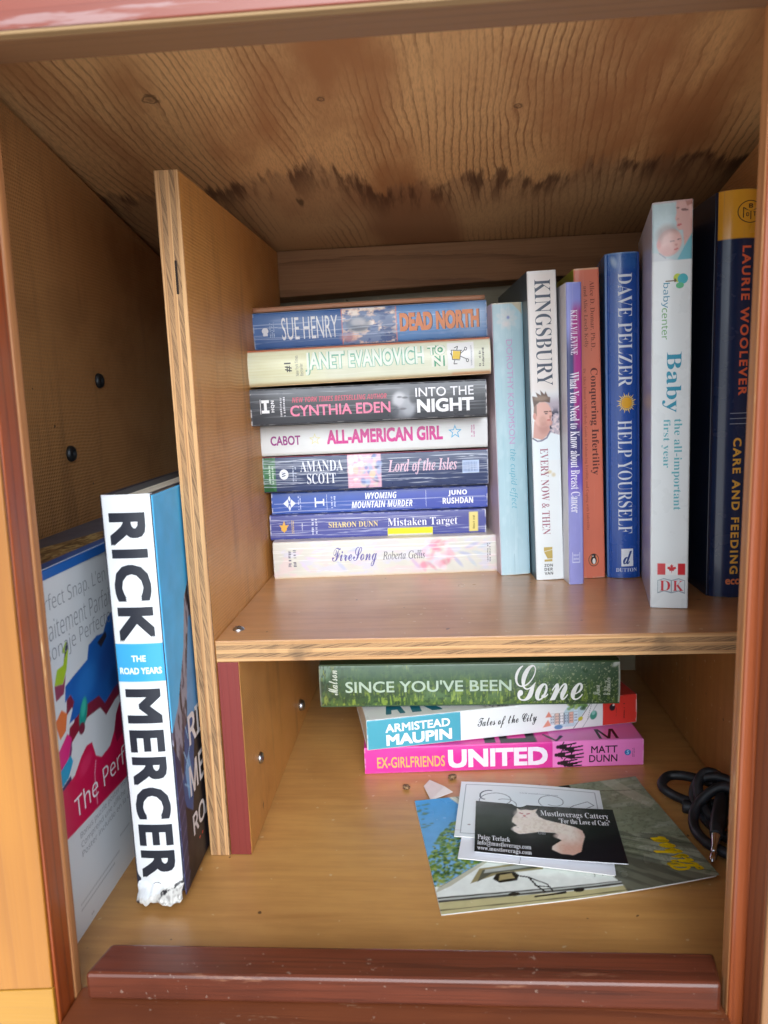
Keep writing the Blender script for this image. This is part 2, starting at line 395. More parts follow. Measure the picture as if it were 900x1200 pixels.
def tube(name, pts, r, mat, parent=None, n=10, sub=8, rad=None):
    P = [V3(*p) for p in pts]; E = [2 * P[0] - P[1]] + P + [2 * P[-1] - P[-2]]
    out = []; rr = []
    for i in range(1, len(E) - 2):
        for k in range(sub):
            t = k / sub; p0, p1, p2, p3 = E[i - 1:i + 3]
            out.append(.5 * (2 * p1 + (p2 - p0) * t + (2 * p0 - 5 * p1 + 4 * p2 - p3) * t * t + (3 * p1 - p0 - 3 * p2 + p3) * t ** 3))
            rr.append(r if rad is None else rad[i - 1] * (1 - t) + rad[i] * t)
    out.append(P[-1]); rr.append(r if rad is None else rad[-1])
    out = np.array(out); T = np.gradient(out, axis=0); T /= np.linalg.norm(T, axis=1)[:, None] + 1e-12
    nrm = np.cross(T[0], V3(.31, .2, .93)); nrm /= np.linalg.norm(nrm)
    vs = []; fs = []
    for i, (p, t) in enumerate(zip(out, T)):
        nrm = nrm - t * nrm.dot(t); nrm /= np.linalg.norm(nrm); b = np.cross(t, nrm)
        for k in range(n):
            a = 2 * math.pi * k / n; vs.append(tuple(p + rr[i] * (math.cos(a) * nrm + math.sin(a) * b)))
    m = len(out)
    for i in range(m - 1):
        for k in range(n): fs.append((i * n + k, i * n + (k + 1) % n, (i + 1) * n + (k + 1) % n, (i + 1) * n + k))
    fs.append(tuple(range(n - 1, -1, -1))); fs.append(tuple(range((m - 1) * n, m * n)))
    me = bpy.data.meshes.new(name); me.from_pydata(vs, [], fs)
    for p in me.polygons: p.use_smooth = len(p.vertices) == 4
    return link(name, me, mat, parent)

def lathe(name, prof, mat, parent=None, n=24, mtx=None, smooth=True):
    """profile of (radius, height); revolved about local z"""
    vs = []; fs = []
    for r, h in prof:
        for k in range(n):
            a = 2 * math.pi * k / n; vs.append((r * math.cos(a), r * math.sin(a), h))
    for i in range(len(prof) - 1):
        for k in range(n): fs.append((i * n + k, i * n + (k + 1) % n, (i + 1) * n + (k + 1) % n, (i + 1) * n + k))
    fs.append(tuple(range(n - 1, -1, -1))); fs.append(tuple(range((len(prof) - 1) * n, len(prof) * n)))
    me = bpy.data.meshes.new(name); me.from_pydata(vs, [], fs)
    if mtx is not None: me.transform(mtx)
    if smooth:
        for p in me.polygons: p.use_smooth = len(p.vertices) == 4
    return link(name, me, mat, parent)

# ---------------------------------------------------------------- lettering
STY = {'serifb': (0x1D400, 0x1D41A), 'serif': (0x1D400, 0x1D41A), 'ital': (0x1D434, 0x1D44E), 'bital': (0x1D468, 0x1D482),
       'script': (0x1D4D0, 0x1D4EA), 'bold': (0x1D5D4, 0x1D5EE), 'sans': (0x1D5A0, 0x1D5BA), 'sansi': (0x1D608, 0x1D622), 'boldi': (0x1D63C, 0x1D656)}
OFFS = {'serif': -.0065, 'serifb': -.002, 'thin': -.008}
def styled(s, st):
    if st not in STY: return s
    A, a = STY[st]; o = ''
    for ch in s:
        if 'A' <= ch <= 'Z': o += chr(A + ord(ch) - 65)
        elif 'a' <= ch <= 'z': o += chr(a + ord(ch) - 97) if not (st == 'ital' and ch == 'h') else chr(0x210E)
        else: o += ch
    return o

_tc = {}; _layer = {}
def text_verts(body, st, off, spacing, lines):
    k = (body, st, off, spacing, lines); grow = max(off, 0); off = min(off, 0)
    if k not in _tc:
        cu = bpy.data.curves.new('lettering', 'FONT'); cu.body = styled(body, st); cu.size = 1
        cu.offset = OFFS.get(st, 0) + off; cu.resolution_u = 3; cu.space_character = spacing; cu.space_line = lines
        o = bpy.data.objects.new('lettering', cu); COL.objects.link(o)
        me = bpy.data.meshes.new_from_object(o)
        bpy.data.objects.remove(o); bpy.data.curves.remove(cu)
        co = np.empty(len(me.vertices) * 3); me.vertices.foreach_get('co', co)
        co = co.reshape(-1, 3); fs = [tuple(p.vertices) for p in me.polygons]
        bpy.data.meshes.remove(me)
        if grow:                                            # heavier letters: copies shifted all round, each a hair above the last
            n0 = len(co); cs = []; f2 = []
            for i in range(9):
                a_ = 2 * math.pi * i / 8; d_ = (0, 0) if i == 8 else tuple(grow * max(-1, min(1, 1.42 * f_)) for f_ in (math.cos(a_), math.sin(a_)))
                cs.append(co + np.array([d_[0], d_[1], 0])); f2 += [tuple(v + n0 * i for v in f) for f in fs]
            co = np.concatenate(cs); fs = f2
            _layer[k] = np.repeat(np.arange(9) * 8e-6, n0)
        mn, mxx = co.min(0), co.max(0)
        _tc[k] = ((co[:, :2] - mn[:2]) / (mxx[:2] - mn[:2] + 1e-9), fs)
    return _tc[k]

def lay(name, uv, fs, surf, mat, parent, lift=.00012, cuts=0, layer=None):
    """ink: flat faces in (u,v) laid on a surface function surf(u,v,lift)->xyz"""
    layer = np.zeros(len(uv)) if layer is None else layer
    bm = bmesh.new(); vv = [bm.verts.new((a, b, c)) for (a, b), c in zip(uv, layer)]
    for f in fs:
        try: bm.faces.new([vv[i] for i in f])
        except ValueError: pass
    if cuts:
        lo, hi = uv[:, 1].min(), uv[:, 1].max()
        for i in range(1, cuts):
            bmesh.ops.bisect_plane(bm, geom=bm.verts[:] + bm.edges[:] + bm.faces[:], plane_co=(0, lo + (hi - lo) * i / cuts, 0), plane_no=(0, 1, 0))
    co = np.array([v.co[:] for v in bm.verts]); P = surf(co[:, 0], co[:, 1], lift + co[:, 2])
    for v, p in zip(bm.verts, P): v.co = p
    me = bpy.data.meshes.new(name); bm.to_mesh(me); bm.free()
    return link(name, me, mat, parent)

def write(name, body, surf, u0, u1, v0, v1, color, parent, st='sans', rot=0, off=0.0, spacing=1.0, lines=1.0, lift=.00012, cuts=0, rough=.4, shear=0.0, arc=0.0, metal=0.0):
    t, fs = text_verts(body, st, off, spacing, lines)
    tx, ty = t[:, 0] + shear * (t[:, 1] - .5), t[:, 1]
    if rot == 0: uv = np.stack([u0 + tx * (u1 - u0), v0 + ty * (v1 - v0) + arc * (tx - .5)], 1)
    else: uv = np.stack([u1 - ty * (u1 - u0), v0 + tx * (v1 - v0)], 1)
    return lay(name, uv, fs, surf, plain(color, rough, metal), parent, lift, cuts, _layer.get((body, st, off, spacing, lines)))

def shape(name, polys, surf, color, parent, lift=.0001, cuts=0, rough=.4):
    uv = []; fs = []
    for p in polys:
        fs.append(tuple(range(len(uv), len(uv) + len(p)))); uv += list(p)
    return lay(name, np.array(uv, float), fs, surf, plain(color, rough), parent, lift, cuts)

def disc(cu, cv, ru, rv, n=28, a0=0, a1=360):
    return [(cu + ru * math.cos(math.radians(a0 + (a1 - a0) * i / n)), cv + rv * math.sin(math.radians(a0 + (a1 - a0) * i / n))) for i in range(n)]

def ringp(cu, cv, ru, rv, k=.8, n=28):
    o = []
    for i in range(n):
        a, b = 2 * math.pi * i / n, 2 * math.pi * (i + 1) / n
        o.append([(cu + ru * math.cos(a), cv + rv * math.sin(a)), (cu + ru * math.cos(b), cv + rv * math.sin(b)),
                  (cu + ru * k * math.cos(b), cv + rv * k * math.sin(b)), (cu + ru * k * math.cos(a), cv + rv * k * math.sin(a))])
    return o

def starp(cu, cv, ru, rv, n=5, k=.42, a0=90):
    return [(cu + (ru if i % 2 == 0 else ru * k) * math.cos(math.radians(a0 + 180 * i / n)), cv + (rv if i % 2 == 0 else rv * k) * math.sin(math.radians(a0 + 180 * i / n))) for i in range(2 * n)]

# ---------------------------------------------------------------- books
def basis(ex, ez):
    """text direction ex, letters' up ez -> rotation with local y going into the book"""
    ex = Vector(ex).normalized(); ez = Vector(ez); ez = (ez - ex * ez.dot(ex)).normalized(); ey = ez.cross(ex)
    return Matrix([[ex[i], ey[i], ez[i]] for i in range(3)])

class Book:
    def __init__(s, name, label, L, T, D, loc, rot, upright, base, bulge=.0003, r=.0012, cover_back=(200, 200, 200), cover_front=(200, 200, 200),
                 hard=False, rough=.38, coat=.15, pages=(226, 216, 194), group=None, cat='book', crush=False, art=None, warp=0.0, seed=1, bump=.25):
        s.L, s.T, s.D, s.up, s.bulge, s.r, s.warp, s.seed = L, T, D, upright, bulge, r, warp, seed
        s.u0 = L if upright else 0.0
        s.root = thing(name, label, cat, loc, rot, group)
        nu = int(L / .00045) + 2
        ve = np.unique(np.concatenate([np.linspace(0, r * 1.5, 7), np.linspace(r, T - r, max(8, int(T / .00042))), np.linspace(T - r * 1.5, T, 7)]))
        u = np.linspace(0, L, nu); U, V = np.meshgrid(u, ve, indexing='ij')
        Y = s.depth(U, V)
        P = np.stack([U - s.u0, Y, V + s.sag(U)], -1)
        X, Z = (V * 1e3, (L - U) * 1e3) if upright else (U * 1e3, V * 1e3)
        a = Art(X, Z, T * 1e3 if upright else L * 1e3, L * 1e3 if upright else T * 1e3, base)
        if art: art(a)
        if crush:
            dn = sstep(L - .022, L, U); n = fbm(U * 180, V * 180, 5); P[..., 1] += dn * (n * .004 - .001) - sstep(L - .016, L, U) ** 2 * (.003 + .009 * fbm(V * 90, U * 30, 15)); P[..., 0] -= dn ** 2 * fbm(V * 260, U * 20, 25) * .007
            P[..., 2] += dn * (fbm(U * 150, V * 150, 11) - .5) * .003
        s.spine = grid_mesh('spine', P, a.C, print_mat(rough, coat, bump), s.root)
        ov = .003 if hard else 0.0; th = .0026 if hard else .0004
        yb = max(r, s.bulge if hard else r) * .9
        for nm, v0, v1, cc in (('back_cover', 0, th, cover_back), ('front_cover', T - th, T, cover_front)):
            if cc is None: continue
            b = box(nm, -s.u0 + .0001 + 0, L - s.u0 - (.0065 if crush and v0 > 0 else .003 if crush else .0001), yb, D, v0, v1, plain(cc, rough), s.root, bev=.0004 if hard else 0)
        pm = pages_mat(pages, 'Z')
        box('page_block', ov + .0006 - s.u0, L - ov - .0006 - s.u0, yb + .0012, D - .002 - ov, th + .0001, T - th - .0001, pm, s.root, bev=0)
    def sag(s, U): return s.warp * np.sin(U / s.L * math.pi * 1.0) if s.warp else 0 * U
    def depth(s, U, V):
        T, r = s.T, s.r
        t = np.clip(2 * V / T - 1, -1, 1)
        y = s.bulge * t * t
        e = np.minimum(V, T - V)
        return y + np.where(e < r, r - np.sqrt(np.maximum(r * r - (r - np.clip(e, 0, r)) ** 2, 0)), 0)
    def surf(s, u, v, lift):
        U, V = np.asarray(u) * s.L, np.asarray(v) * s.T
        return np.stack([U - s.u0, s.depth(U, V) - lift, V + s.sag(U)], 1)
    def text(s, name, body, u0, u1, v0, v1, color, **k):
        k.setdefault('cuts', 7 if s.bulge >= .0005 else 4 if s.bulge > .0002 else 0)
        return write(name, body, s.surf, u0, u1, v0, v1, color, s.spine, **k)
    def ticks(s, u0, u1, v0, v1, color, lines=2, rot=1, seed=0, name='small_lettering'):
        rs = np.random.RandomState(seed); ps = []          # print too small to read: rows of little strokes
        for i in range(lines):
            x = 0.0
            while x < 1:
                w_ = .03 + .05 * rs.rand()
                if rs.rand() < .82:
                    a0, a1 = (i + .12 + .15 * rs.rand()) / lines, (i + .78 - .15 * rs.rand()) / lines; x1 = min(1, x + w_)
                    ps.append([(u1 - a1 * (u1 - u0), v0 + x * (v1 - v0)), (u1 - a1 * (u1 - u0), v0 + x1 * (v1 - v0)), (u1 - a0 * (u1 - u0), v0 + x1 * (v1 - v0)), (u1 - a0 * (u1 - u0), v0 + x * (v1 - v0))]
                              if rot else [(u0 + x * (u1 - u0), v0 + a0 * (v1 - v0)), (u0 + x1 * (u1 - u0), v0 + a0 * (v1 - v0)), (u0 + x1 * (u1 - u0), v0 + a1 * (v1 - v0)), (u0 + x * (u1 - u0), v0 + a1 * (v1 - v0))])
                x += w_ + .02 + .03 * rs.rand()
        return s.ink(name, ps, color)
    def ink(s, name, polys, color, **k):
        k.setdefault('cuts', 5 if s.bulge > .0002 else 0)
        return shape(name, polys, s.surf, color, s.spine, **k)

FZ = 0.2704
SHELF = FZ - .13625

# ---------------------------------------------------------------- the cabinet
def XL(z): return -.1699 + .01416 * (z - FZ)
def XR(z): return .1200 + .0083 * (z - FZ)

m_ceil = wood('fir_plywood', (120, 76, 44), (230, 180, 122), 'Y', pitch=.0052, wav=.0062, contrast=.62, rough=.62, fibre=.52, bump=.22, tint=(176, 120, 74),
              knots=[(.040, .395, .0046), (.052, .475, .0030), (-.158, .445, .0050), (-.062, .455, .0030), (.020, .345, .0016)],
              stain=(.556, .085, (72, 38, 24), (138, 108, 84)), ring_sharp=.42, run=6.0, blotch=.12)
m_face_div = faced_ply('brown_film_faced_board', (210, 148, 78), (158, 104, 48), 'Y', 'Z', .0017, .0019)
m_face_left = faced_ply('dark_film_faced_board', (190, 140, 88), (126, 86, 50), 'Y', 'Z', .0019, .0021, bump=.5)
m_floor = smooth_board('varnished_floor_board', (200, 150, 86), (166, 116, 64), 'X', rough=.36, coat=.45)
m_shelf = smooth_board('varnished_shelf_board', (196, 144, 94), (162, 112, 70), 'X', rough=.30, coat=.45)
m_side_low = smooth_board('varnished_side_board', (180, 124, 66), (148, 96, 48), 'Z', rough=.40, coat=.2)
m_red = wood('red_brown_varnished_wood', (100, 40, 14), (152, 70, 26), 'Z', pitch=.006, wav=.005, contrast=.5, rough=.34, coat=.35, wear=((196, 140, 92), .70))
m_redX = wood('mahogany_stained_wood', (54, 23, 13), (108, 52, 32), 'X', pitch=.011, wav=.012, contrast=.4, rough=.36, coat=.4, bump=.2, fibre=.85, blotch=.75, specks=.25, run=2.5, wear=((138, 92, 68), .62))
m_rail = wood('worn_red_brown_wood', (84, 38, 18), (126, 66, 34), 'X', pitch=.011, wav=.010, contrast=.45, rough=.5, coat=.1, bump=.3, blotch=.6, run=2.5, specks=.3, wear=((150, 112, 84), .62))
m_strip = wood('bare_orange_wood', (126, 74, 40), (172, 116, 70), 'Z', pitch=.004, wav=.003, contrast=.5, rough=.5, wear=((226, 190, 140), .62))
m_orange = wood('orange_varnished_wood', (104, 44, 18), (150, 74, 34), 'Z', pitch=.005, wav=.004, contrast=.4, rough=.3, coat=.4, wear=((226, 170, 110), .70))
m_darkred = wood('dark_red_wood', (96, 46, 24), (134, 72, 38), 'Z', pitch=.005, wav=.004, contrast=.45, rough=.5, wear=((160, 110, 80), .68))
m_tan = wood('tan_varnished_wood', (112, 72, 42), (144, 100, 62), 'Z', pitch=.005, wav=.004, contrast=.45, rough=.45, wear=((210, 170, 110), .66))
m_yellow = wood('honey_varnished_pine', (138, 80, 16), (176, 114, 30), 'Z', pitch=.014, wav=.01, contrast=.4, rough=.34, coat=.4, tint=(130, 76, 20), blotch=.3, fibre=.22)
m_yellow2 = wood('honey_varnished_pine', (146, 94, 18), (178, 126, 34), 'X', pitch=.010, wav=.01, contrast=.35, rough=.34, coat=.4, fibre=.22)
m_pink = wood('weathered_red_paint', (98, 34, 20), (130, 60, 40), 'X', pitch=.007, wav=.006, contrast=.4, rough=.38, coat=.3, wear=((150, 116, 112), .52), tint=(118, 50, 34))
m_bare = wood('bare_worn_edge', (110, 82, 52), (144, 114, 76), 'X', pitch=.004, wav=.004, contrast=.5, rough=.7)
m_under = wood('dark_weathered_wood', (84, 58, 38), (122, 86, 56), 'X', pitch=.005, wav=.004, contrast=.5, rough=.6)
m_batten = wood('rough_sawn_batten', (96, 64, 42), (164, 122, 84), 'X', pitch=.017, wav=.010, contrast=.5, rough=.7, fibre=.5, run=4.0, bump=.2, blotch=.3)
m_back = smooth_board('grey_green_painted_board', (176, 170, 146), (150, 142, 118), 'X', rough=.6, coat=0)
m_redpaint = wood('red_painted_edge', (104, 34, 30), (122, 44, 38), 'Z', pitch=.004, wav=.002, contrast=.3, rough=.55, wear=((206, 150, 124), .66))
m_dplyL = ply_edge('sawn_plywood_edge', 'X', -.1450, -.1322, 'Z')
m_splyF = ply_edge('sawn_plywood_edge', 'Z', SHELF - .0123, SHELF, 'X')

cab = thing('book_cabinet', 'open wooden cabinet holding the books, with plywood divider, shelf and red brown frame', 'cabinet', (0, 0, 0))
zt = FZ + .25
box('floor_panel', -.2658, .2363, .3022, .7248, -.012, 0, m_floor, cab, .0005)
def side(x0, x1, gap):      # the side boards stop a little short of the sloping top
    t0, t1 = FZ + .1285 + .19 * (.668 - .3024) - gap, FZ + .1285 + .19 * (.668 - .70) - gap
    return hexa('side_panel', [(x0, .3024, .0002), (x1, .3024, .0002), (x1, .7036, .0002), (x0, .7036, .0002), (x0, .3024, t0), (x1, .3024, t0), (x1, .7036, t1), (x0, .7036, t1)], m_face_left, cab, 0)
lw = side(-.248, -.236, .0055)
side(.2045, .2165, .011)
box('light_block_panel', -.278, -.266, .3024, .725, -.012, zt, m_under, cab, 0)  # added dark outer shell, blocks light behind the gaps over the side boards
box('light_block_panel', .2365, .2485, .3024, .725, -.012, zt, m_under, cab, 0)
box('back_panel', -.2658, .2363, .704, .716, .0002, zt, m_back, cab, 0)
def cz(y): return FZ + .1285 + .19 * (.668 - y)
hexa('ceiling_panel', [(-.2658, .3026, cz(.3026)), (.2363, .3026, cz(.3026)), (.2363, .7038, cz(.7038)), (-.2658, .7038, cz(.7038)),
                       (-.2658, .3026, cz(.3026) + .012), (.2363, .3026, cz(.3026) + .012), (.2363, .7038, cz(.7038) + .012), (-.2658, .7038, cz(.7038) + .012)], m_ceil, cab, 0)
hexa('batten', [(-.2356, .668, FZ + .0855), (.2042, .668, FZ + .0978), (.2042, .7036, FZ + .0978), (-.2356, .7036, FZ + .0855),
                (-.2356, .668, cz(.669) - .0006), (.2042, .668, cz(.669) - .0006), (.2042, .7036, cz(.7036) - .0006), (-.2356, .7036, cz(.7036) - .0006)], m_batten, cab, .001)
# divider, its front edge leaning a touch, turned a touch to the right at the back
d = hexa('divider', [(-.1436, .4064, .0002), (-.1316, .4064, .0002), (-.1342, .6675, .0002), (-.1462, .6675, .0002),
                 (-.1453, .4064, FZ + .1212), (-.1325, .4064, FZ + .1212), (-.1350, .6675, FZ + .1265), (-.1478, .6675, FZ + .1265)], m_face_div, cab, .0003)
hexa('sawn_edge', [(-.1436, .4056, .0003), (-.1316, .4056, .0003), (-.1316, .4064, .0003), (-.1436, .4064, .0003),
                   (-.1453, .4056, FZ + .1212), (-.1325, .4056, FZ + .1212), (-.1325, .4064, FZ + .1212), (-.1453, .4064, FZ + .1212)], m_dplyL, d, .0002)
box('sawn_gap', -.1378, -.1364, .4052, .4060, FZ + .058, FZ + .0755, plain((40, 26, 18), .9), d, .0004)
# support boards under the shelf
sb = hexa('shelf_support', [(-.1312, .4074, .0003), (-.1187, .4074, .0003), (-.1212, .690, .0003), (-.1336, .690, .0003),
                       (-.1316, .4074, SHELF - .0125), (-.1187, .4074, SHELF - .0125), (-.1212, .690, SHELF - .0125), (-.1340, .690, SHELF - .0125)], m_face_div, cab, .0003)
box('painted_edge', -.1312, -.1189, .4064, .4074, .0004, SHELF - .0127, m_redpaint, sb, .0003)
rs_ = box('shelf_support', .183, .2044, .4084, .703, .0016, SHELF - .0125, m_side_low, cab, .0005)
sh = hexa('shelf', [(-.1318, .4072, SHELF - .0122), (.2042, .4122, SHELF - .0122), (.2042, .7036, SHELF - .0122), (-.1338, .7036, SHELF - .0122),
               (-.1318, .4072, SHELF), (.2042, .4122, SHELF), (.2042, .7036, SHELF), (-.1338, .7036, SHELF)], m_shelf, cab, .0004)
hexa('sawn_edge', [(-.1314, .4063, SHELF - .0123), (.2042, .4113, SHELF - .0123), (.2042, .4122, SHELF - .0123), (-.1314, .4072, SHELF - .0123),
                   (-.1314, .4063, SHELF - .0003), (.2042, .4113, SHELF - .0003), (.2042, .4122, SHELF - .0003), (-.1314, .4072, SHELF - .0003)], m_splyF, sh, .0004)
# frame round the opening
def post(name, side, xa, xb, y0, y1, z0, z1, mat, parent=cab, bev=.0008):
    X = XL if side < 0 else XR
    return hexa(name, [(X(z0) + xa, y0, z0), (X(z0) + xb, y0, z0), (X(z0) + xb, y1, z0), (X(z0) + xa, y1, z0),
                       (X(z1) + xa, y0, z1), (X(z1) + xb, y0, z1), (X(z1) + xb, y1, z1), (X(z1) + xa, y1, z1)], mat, parent, bev)
RB = FZ - .2687
post('frame_post', -1, -.030, -.0004, .2822, .2958, -.15, zt, m_red)
post('stop_strip', -1, -.030, .0002, .2960, .3020, -.15, zt, m_strip, bev=.0012)
fl = hexa('front_board', [(-.330, .2800, RB + .008), (-.1748, .2800, RB + .018), (-.1748, .2820, RB + .018), (-.330, .2820, RB + .008),
                     (-.330, .2800, zt), (-.1666, .2800, zt), (-.1666, .2820, zt), (-.330, .2820, zt)], m_yellow, cab, .0006)
hexa('front_board', [(-.330, .2799, -.15), (-.1752, .2799, -.15), (-.1752, .2820, -.15), (-.330, .2820, -.15),
                     (-.330, .2799, RB + .0076), (-.1748, .2799, RB + .0176), (-.1748, .2820, RB + .0176), (-.330, .2820, RB + .0076)], m_yellow2, cab, .0004)
post('stop_strip', 1, 0, .05, .2937, .3020, -.15, zt, m_orange, bev=.0012)
post('worn_edge', 1, -.0004, .004, .2948, .3022, -.15, zt, m_strip, bev=.0008)
post('frame_post', 1, .0058, .10, .2782, .2935, -.15, zt, m_darkred)
post('front_board', 1, .0060, .135, .2762, .2780, -.15, zt, m_tan)
box('header', -.32, .32, .2830, .3021, FZ + .1322, zt + .002, m_under, cab, .0008)
box('header_board', -.33, .33, .2784, .2828, FZ + .1332, zt + .004, m_pink, cab, .0006)
box('worn_edge', -.33, .33, .2785, .2827, FZ + .1318, FZ + .1331, m_bare, cab, .0004)
box('bottom_rail', -.1736, .1176, .2400, .3020, -.15, RB, m_rail, cab, .001)
hexa('sill', [(-.1672, .2936, RB + .0002), (.1152, .2950, RB + .0002), (.1185, .3138, RB + .0002), (-.1630, .3130, RB + .0002),
              (-.1672, .2936, FZ - .2550), (.1152, .2950, FZ - .2550), (.1185, .3138, FZ - .2550), (-.1630, .3130, FZ - .2550)], m_redX, cab, .0016)

# fixings
m_steel = plain((176, 178, 180), .3, 1.0); m_iron = plain((66, 70, 74), .45, .8); m_hole = plain((16, 15, 15), .8)
def bolt(parent, p, axis, r, h, mat, socket=True, name='bolt'):
    R = Vector((0, 0, 1)).rotation_difference(Vector(axis)).to_matrix().to_4x4()
    mt = Matrix.Translation(p) @ R
    pr = [(r, -.0006), (r, h * .35), (r * .86, h * .85), (r * .55, h)] if socket else [(r, -.0006), (r, h * .3), (r * .8, h * .75), (r * .4, h)]
    b = lathe(name, pr + ([(r * .5, h), (r * .46, h * .3)] if socket else [(r * .1, h * 1.06)]), mat, parent, 20, mt)
    if socket: lathe('socket', [(r * .45, h * .32), (r * .05, h * .34)], m_hole, b, 6, mt, smooth=False)
    else:
        for a in (0, 1):
            me = box('slot', *( (-r * .5, r * .5, -r * .09, r * .09) if a == 0 else (-r * .09, r * .09, -r * .5, r * .5)), h * .985, h * 1.09 if a == 0 else h * 1.08, m_iron, b, 0)
            me.data.transform(mt)
    return b
bolt(lw, (-.236, .5155, FZ + .018), (1, 0, 0), .0052, .003, m_iron)
bolt(lw, (-.236, .4648, FZ - .0290), (1, 0, 0), .0052, .003, m_iron)
bolt(sh, (-.1235, .4285, SHELF), (0, 0, 1), .0036, .0018, m_steel, False, 'screw')
bolt(sb, (-.1190, .4404, FZ - .2251), (1, 0, .03), .0036, .0022, m_steel, True)
b = bolt(sb, (-.1200, .580, FZ - .250), (1, 0, .03), .0046, .004, m_steel, True)

# ---------------------------------------------------------------- paperbacks lying in a stack on the shelf
GS = 'paperbacks lying in the stack on the shelf'
def lying(name, label, bl, br, T, base, art=None, D=.104, group=GS, **k):
    bl = V3(*bl); br = V3(*br); L = float(np.linalg.norm(br - bl)); ex = (br - bl) / L
    return Book(name, label, L, T, D, tuple(bl + V3(0, 0, FZ)), basis(ex, (0, 0, 1)), False, base, art=art, group=group, **k)

def a_fire(a):
    W, H = a.W, a.H
    a.mottle(.06, .12, 3)
    a.mix(sstep(.5, .66, fbm(a.X * .08, a.Y * .16, 9)) * .5, (198, 196, 222))
    a.mix(sstep(.56, .7, fbm(a.X * .1 + 7, a.Y * .2, 19)) * .45, (222, 190, 196))
    rs = np.random.RandomState(4)
    for i in range(34):
        x = W * (.66 + .13 * rs.rand()); y = H * (.15 + .75 * rs.rand())
        a.ell(x, y, 2.0 + 3 * rs.rand(), 1 + 1.6 * rs.rand(), [(224, 140, 160), (236, 176, 190), (206, 110, 136), (244, 214, 220)][i % 4], .5, rs.rand() * 180, .5)
    for x0, c in ((.63, (190, 160, 200)), (.82, (150, 160, 205)), (.3, (170, 180, 214)), (.88, (168, 186, 206)), (.14, (206, 190, 220))):
        for k in range(3): a.ell(W * (x0 + .03 * k), H * (.3 + .22 * k), 5, 1.3, c, .55, -50 + 35 * k, .5)
    a.rect(0, W, 0, 1.6, (222, 206, 186), .7, .8)
    a.creases(16, 8, (250, 250, 248), .6); a.worn(3, (196, 176, 156), 1.0, .6)
b = lying('paperback', 'cream flowered paperback at the very bottom of the lying stack, script title in violet', (-.1286, .5538, -.13625), (.0440, .5658, -.13625), .0285, (206, 204, 194), a_fire, bulge=.0008, cover_back=(214, 200, 176), cover_front=(210, 200, 190), rough=.33)
b.text('title_lettering', 'FireSong', .26, .46, .26, .80, (92, 84, 152), st='script')
b.text('author_lettering', 'Roberta Gellis', .485, .672, .43, .66, (58, 56, 66), st='ital')
b.ticks(.060, .105, .32, .78, (96, 92, 112), 2, 1, 1)
b.ticks(.945, .965, .28, .78, (110, 108, 112), 2, 1, 2)

def a_sharon(a):
    a.mottle(.1, .1, 2); a.rect(a.W * .7, a.W, 0, a.H, (60, 66, 140), .35, 20)
    a.creases(13, 21, (214, 216, 232), .85); a.worn(5, (226, 226, 232), 1.1, .9)
    a.rect(a.W * .544, a.W * .752, .6, 6.6, (238, 222, 40)); a.rect(a.W * .546, a.W * .75, .1, 1.9, (206, 204, 196))
    a.rect(a.W * .922, a.W * .963, 2.2, a.H - 2.2, (222, 204, 120), 1, .5)
b = lying('paperback', 'violet blue paperback with a yellow sticker on its spine, near the bottom of the stack', (-.1323, .5648, -.1081), (.0352, .5768, -.1087), .0196, (74, 78, 146), a_sharon, bulge=.0006, cover_back=(60, 64, 120), cover_front=(70, 74, 130), rough=.32)
b.text('author_lettering', 'SHARON DUNN', .272, .5, .44, .66, (226, 204, 128), st='serifb')
b.text('title_lettering', 'Mistaken Target', .545, .868, .34, .74, (232, 230, 238), st='serif')
b.ink('publisher_emblem', [[(.05, .42), (.065, .3), (.078, .42), (.066, .78)], [(.043, .62), (.058, .4), (.062, .58)], [(.088, .62), (.072, .4), (.069, .58)]], (226, 172, 70))
b.ticks(.098, .112, .25, .78, (214, 186, 110), 2, 1, 3)
b.ticks(.145, .153, .34, .66, (214, 214, 226), 1, 1, 4)
b.ticks(.188, .222, .18, .82, (206, 208, 224), 2, 1, 5)
b.ticks(.934, .952, .22, .76, (150, 130, 60), 1, 1, 6)

def a_wyo(a):
    a.rect(a.W * .5, a.W * 1.2, 0, a.H, (84, 74, 170), .85, 40)
    a.mottle(.07, .1, 6); a.creases(5, 33, (214, 220, 240), .8); a.line([(2, a.H * .49), (a.W - 2, a.H * .53)], .28, (210, 216, 236), .7); a.worn(15, (230, 232, 240), .9, .95)
b = lying('paperback', 'thin blue paperback turning purple at its right end, in the lying stack', (-.1306, .5678, -.0884), (.0369, .5798, -.0884), .0172, (62, 92, 172), a_wyo, bulge=.0005, cover_back=(50, 76, 150), cover_front=(50, 76, 150), rough=.3)
b.text('title_lettering', 'WYOMING', .435, .58, .57, .86, (240, 242, 248), st='boldi')
b.text('title_lettering', 'MOUNTAIN MURDER', .37, .652, .17, .48, (240, 242, 248), st='boldi')
b.text('author_lettering', 'JUNO', .818, .905, .56, .84, (244, 244, 250), st='bold', off=.01)
b.text('author_lettering', 'RUSHDAN', .792, .933, .22, .50, (244, 244, 250), st='bold', off=.01)
b.ink('publisher_emblem', [[(.054, .5), (.076, .3), (.079, .5), (.076, .7)], [(.112, .5), (.09, .3), (.087, .5), (.09, .7)], [(.0775, .72), (.083, .58), (.0885, .72), (.083, .86)], [(.0775, .28), (.083, .42), (.0885, .28), (.083, .14)]], (226, 232, 244))
b.ticks(.12, .137, .2, .82, (206, 216, 238), 2, 1, 7)
b.ink('series_mark', [[(.2, .28), (.206, .28), (.206, .72), (.2, .72)], [(.206, .45), (.238, .45), (.238, .55), (.206, .55)], [(.238, .34), (.244, .34), (.244, .66), (.238, .66)]], (226, 232, 244))
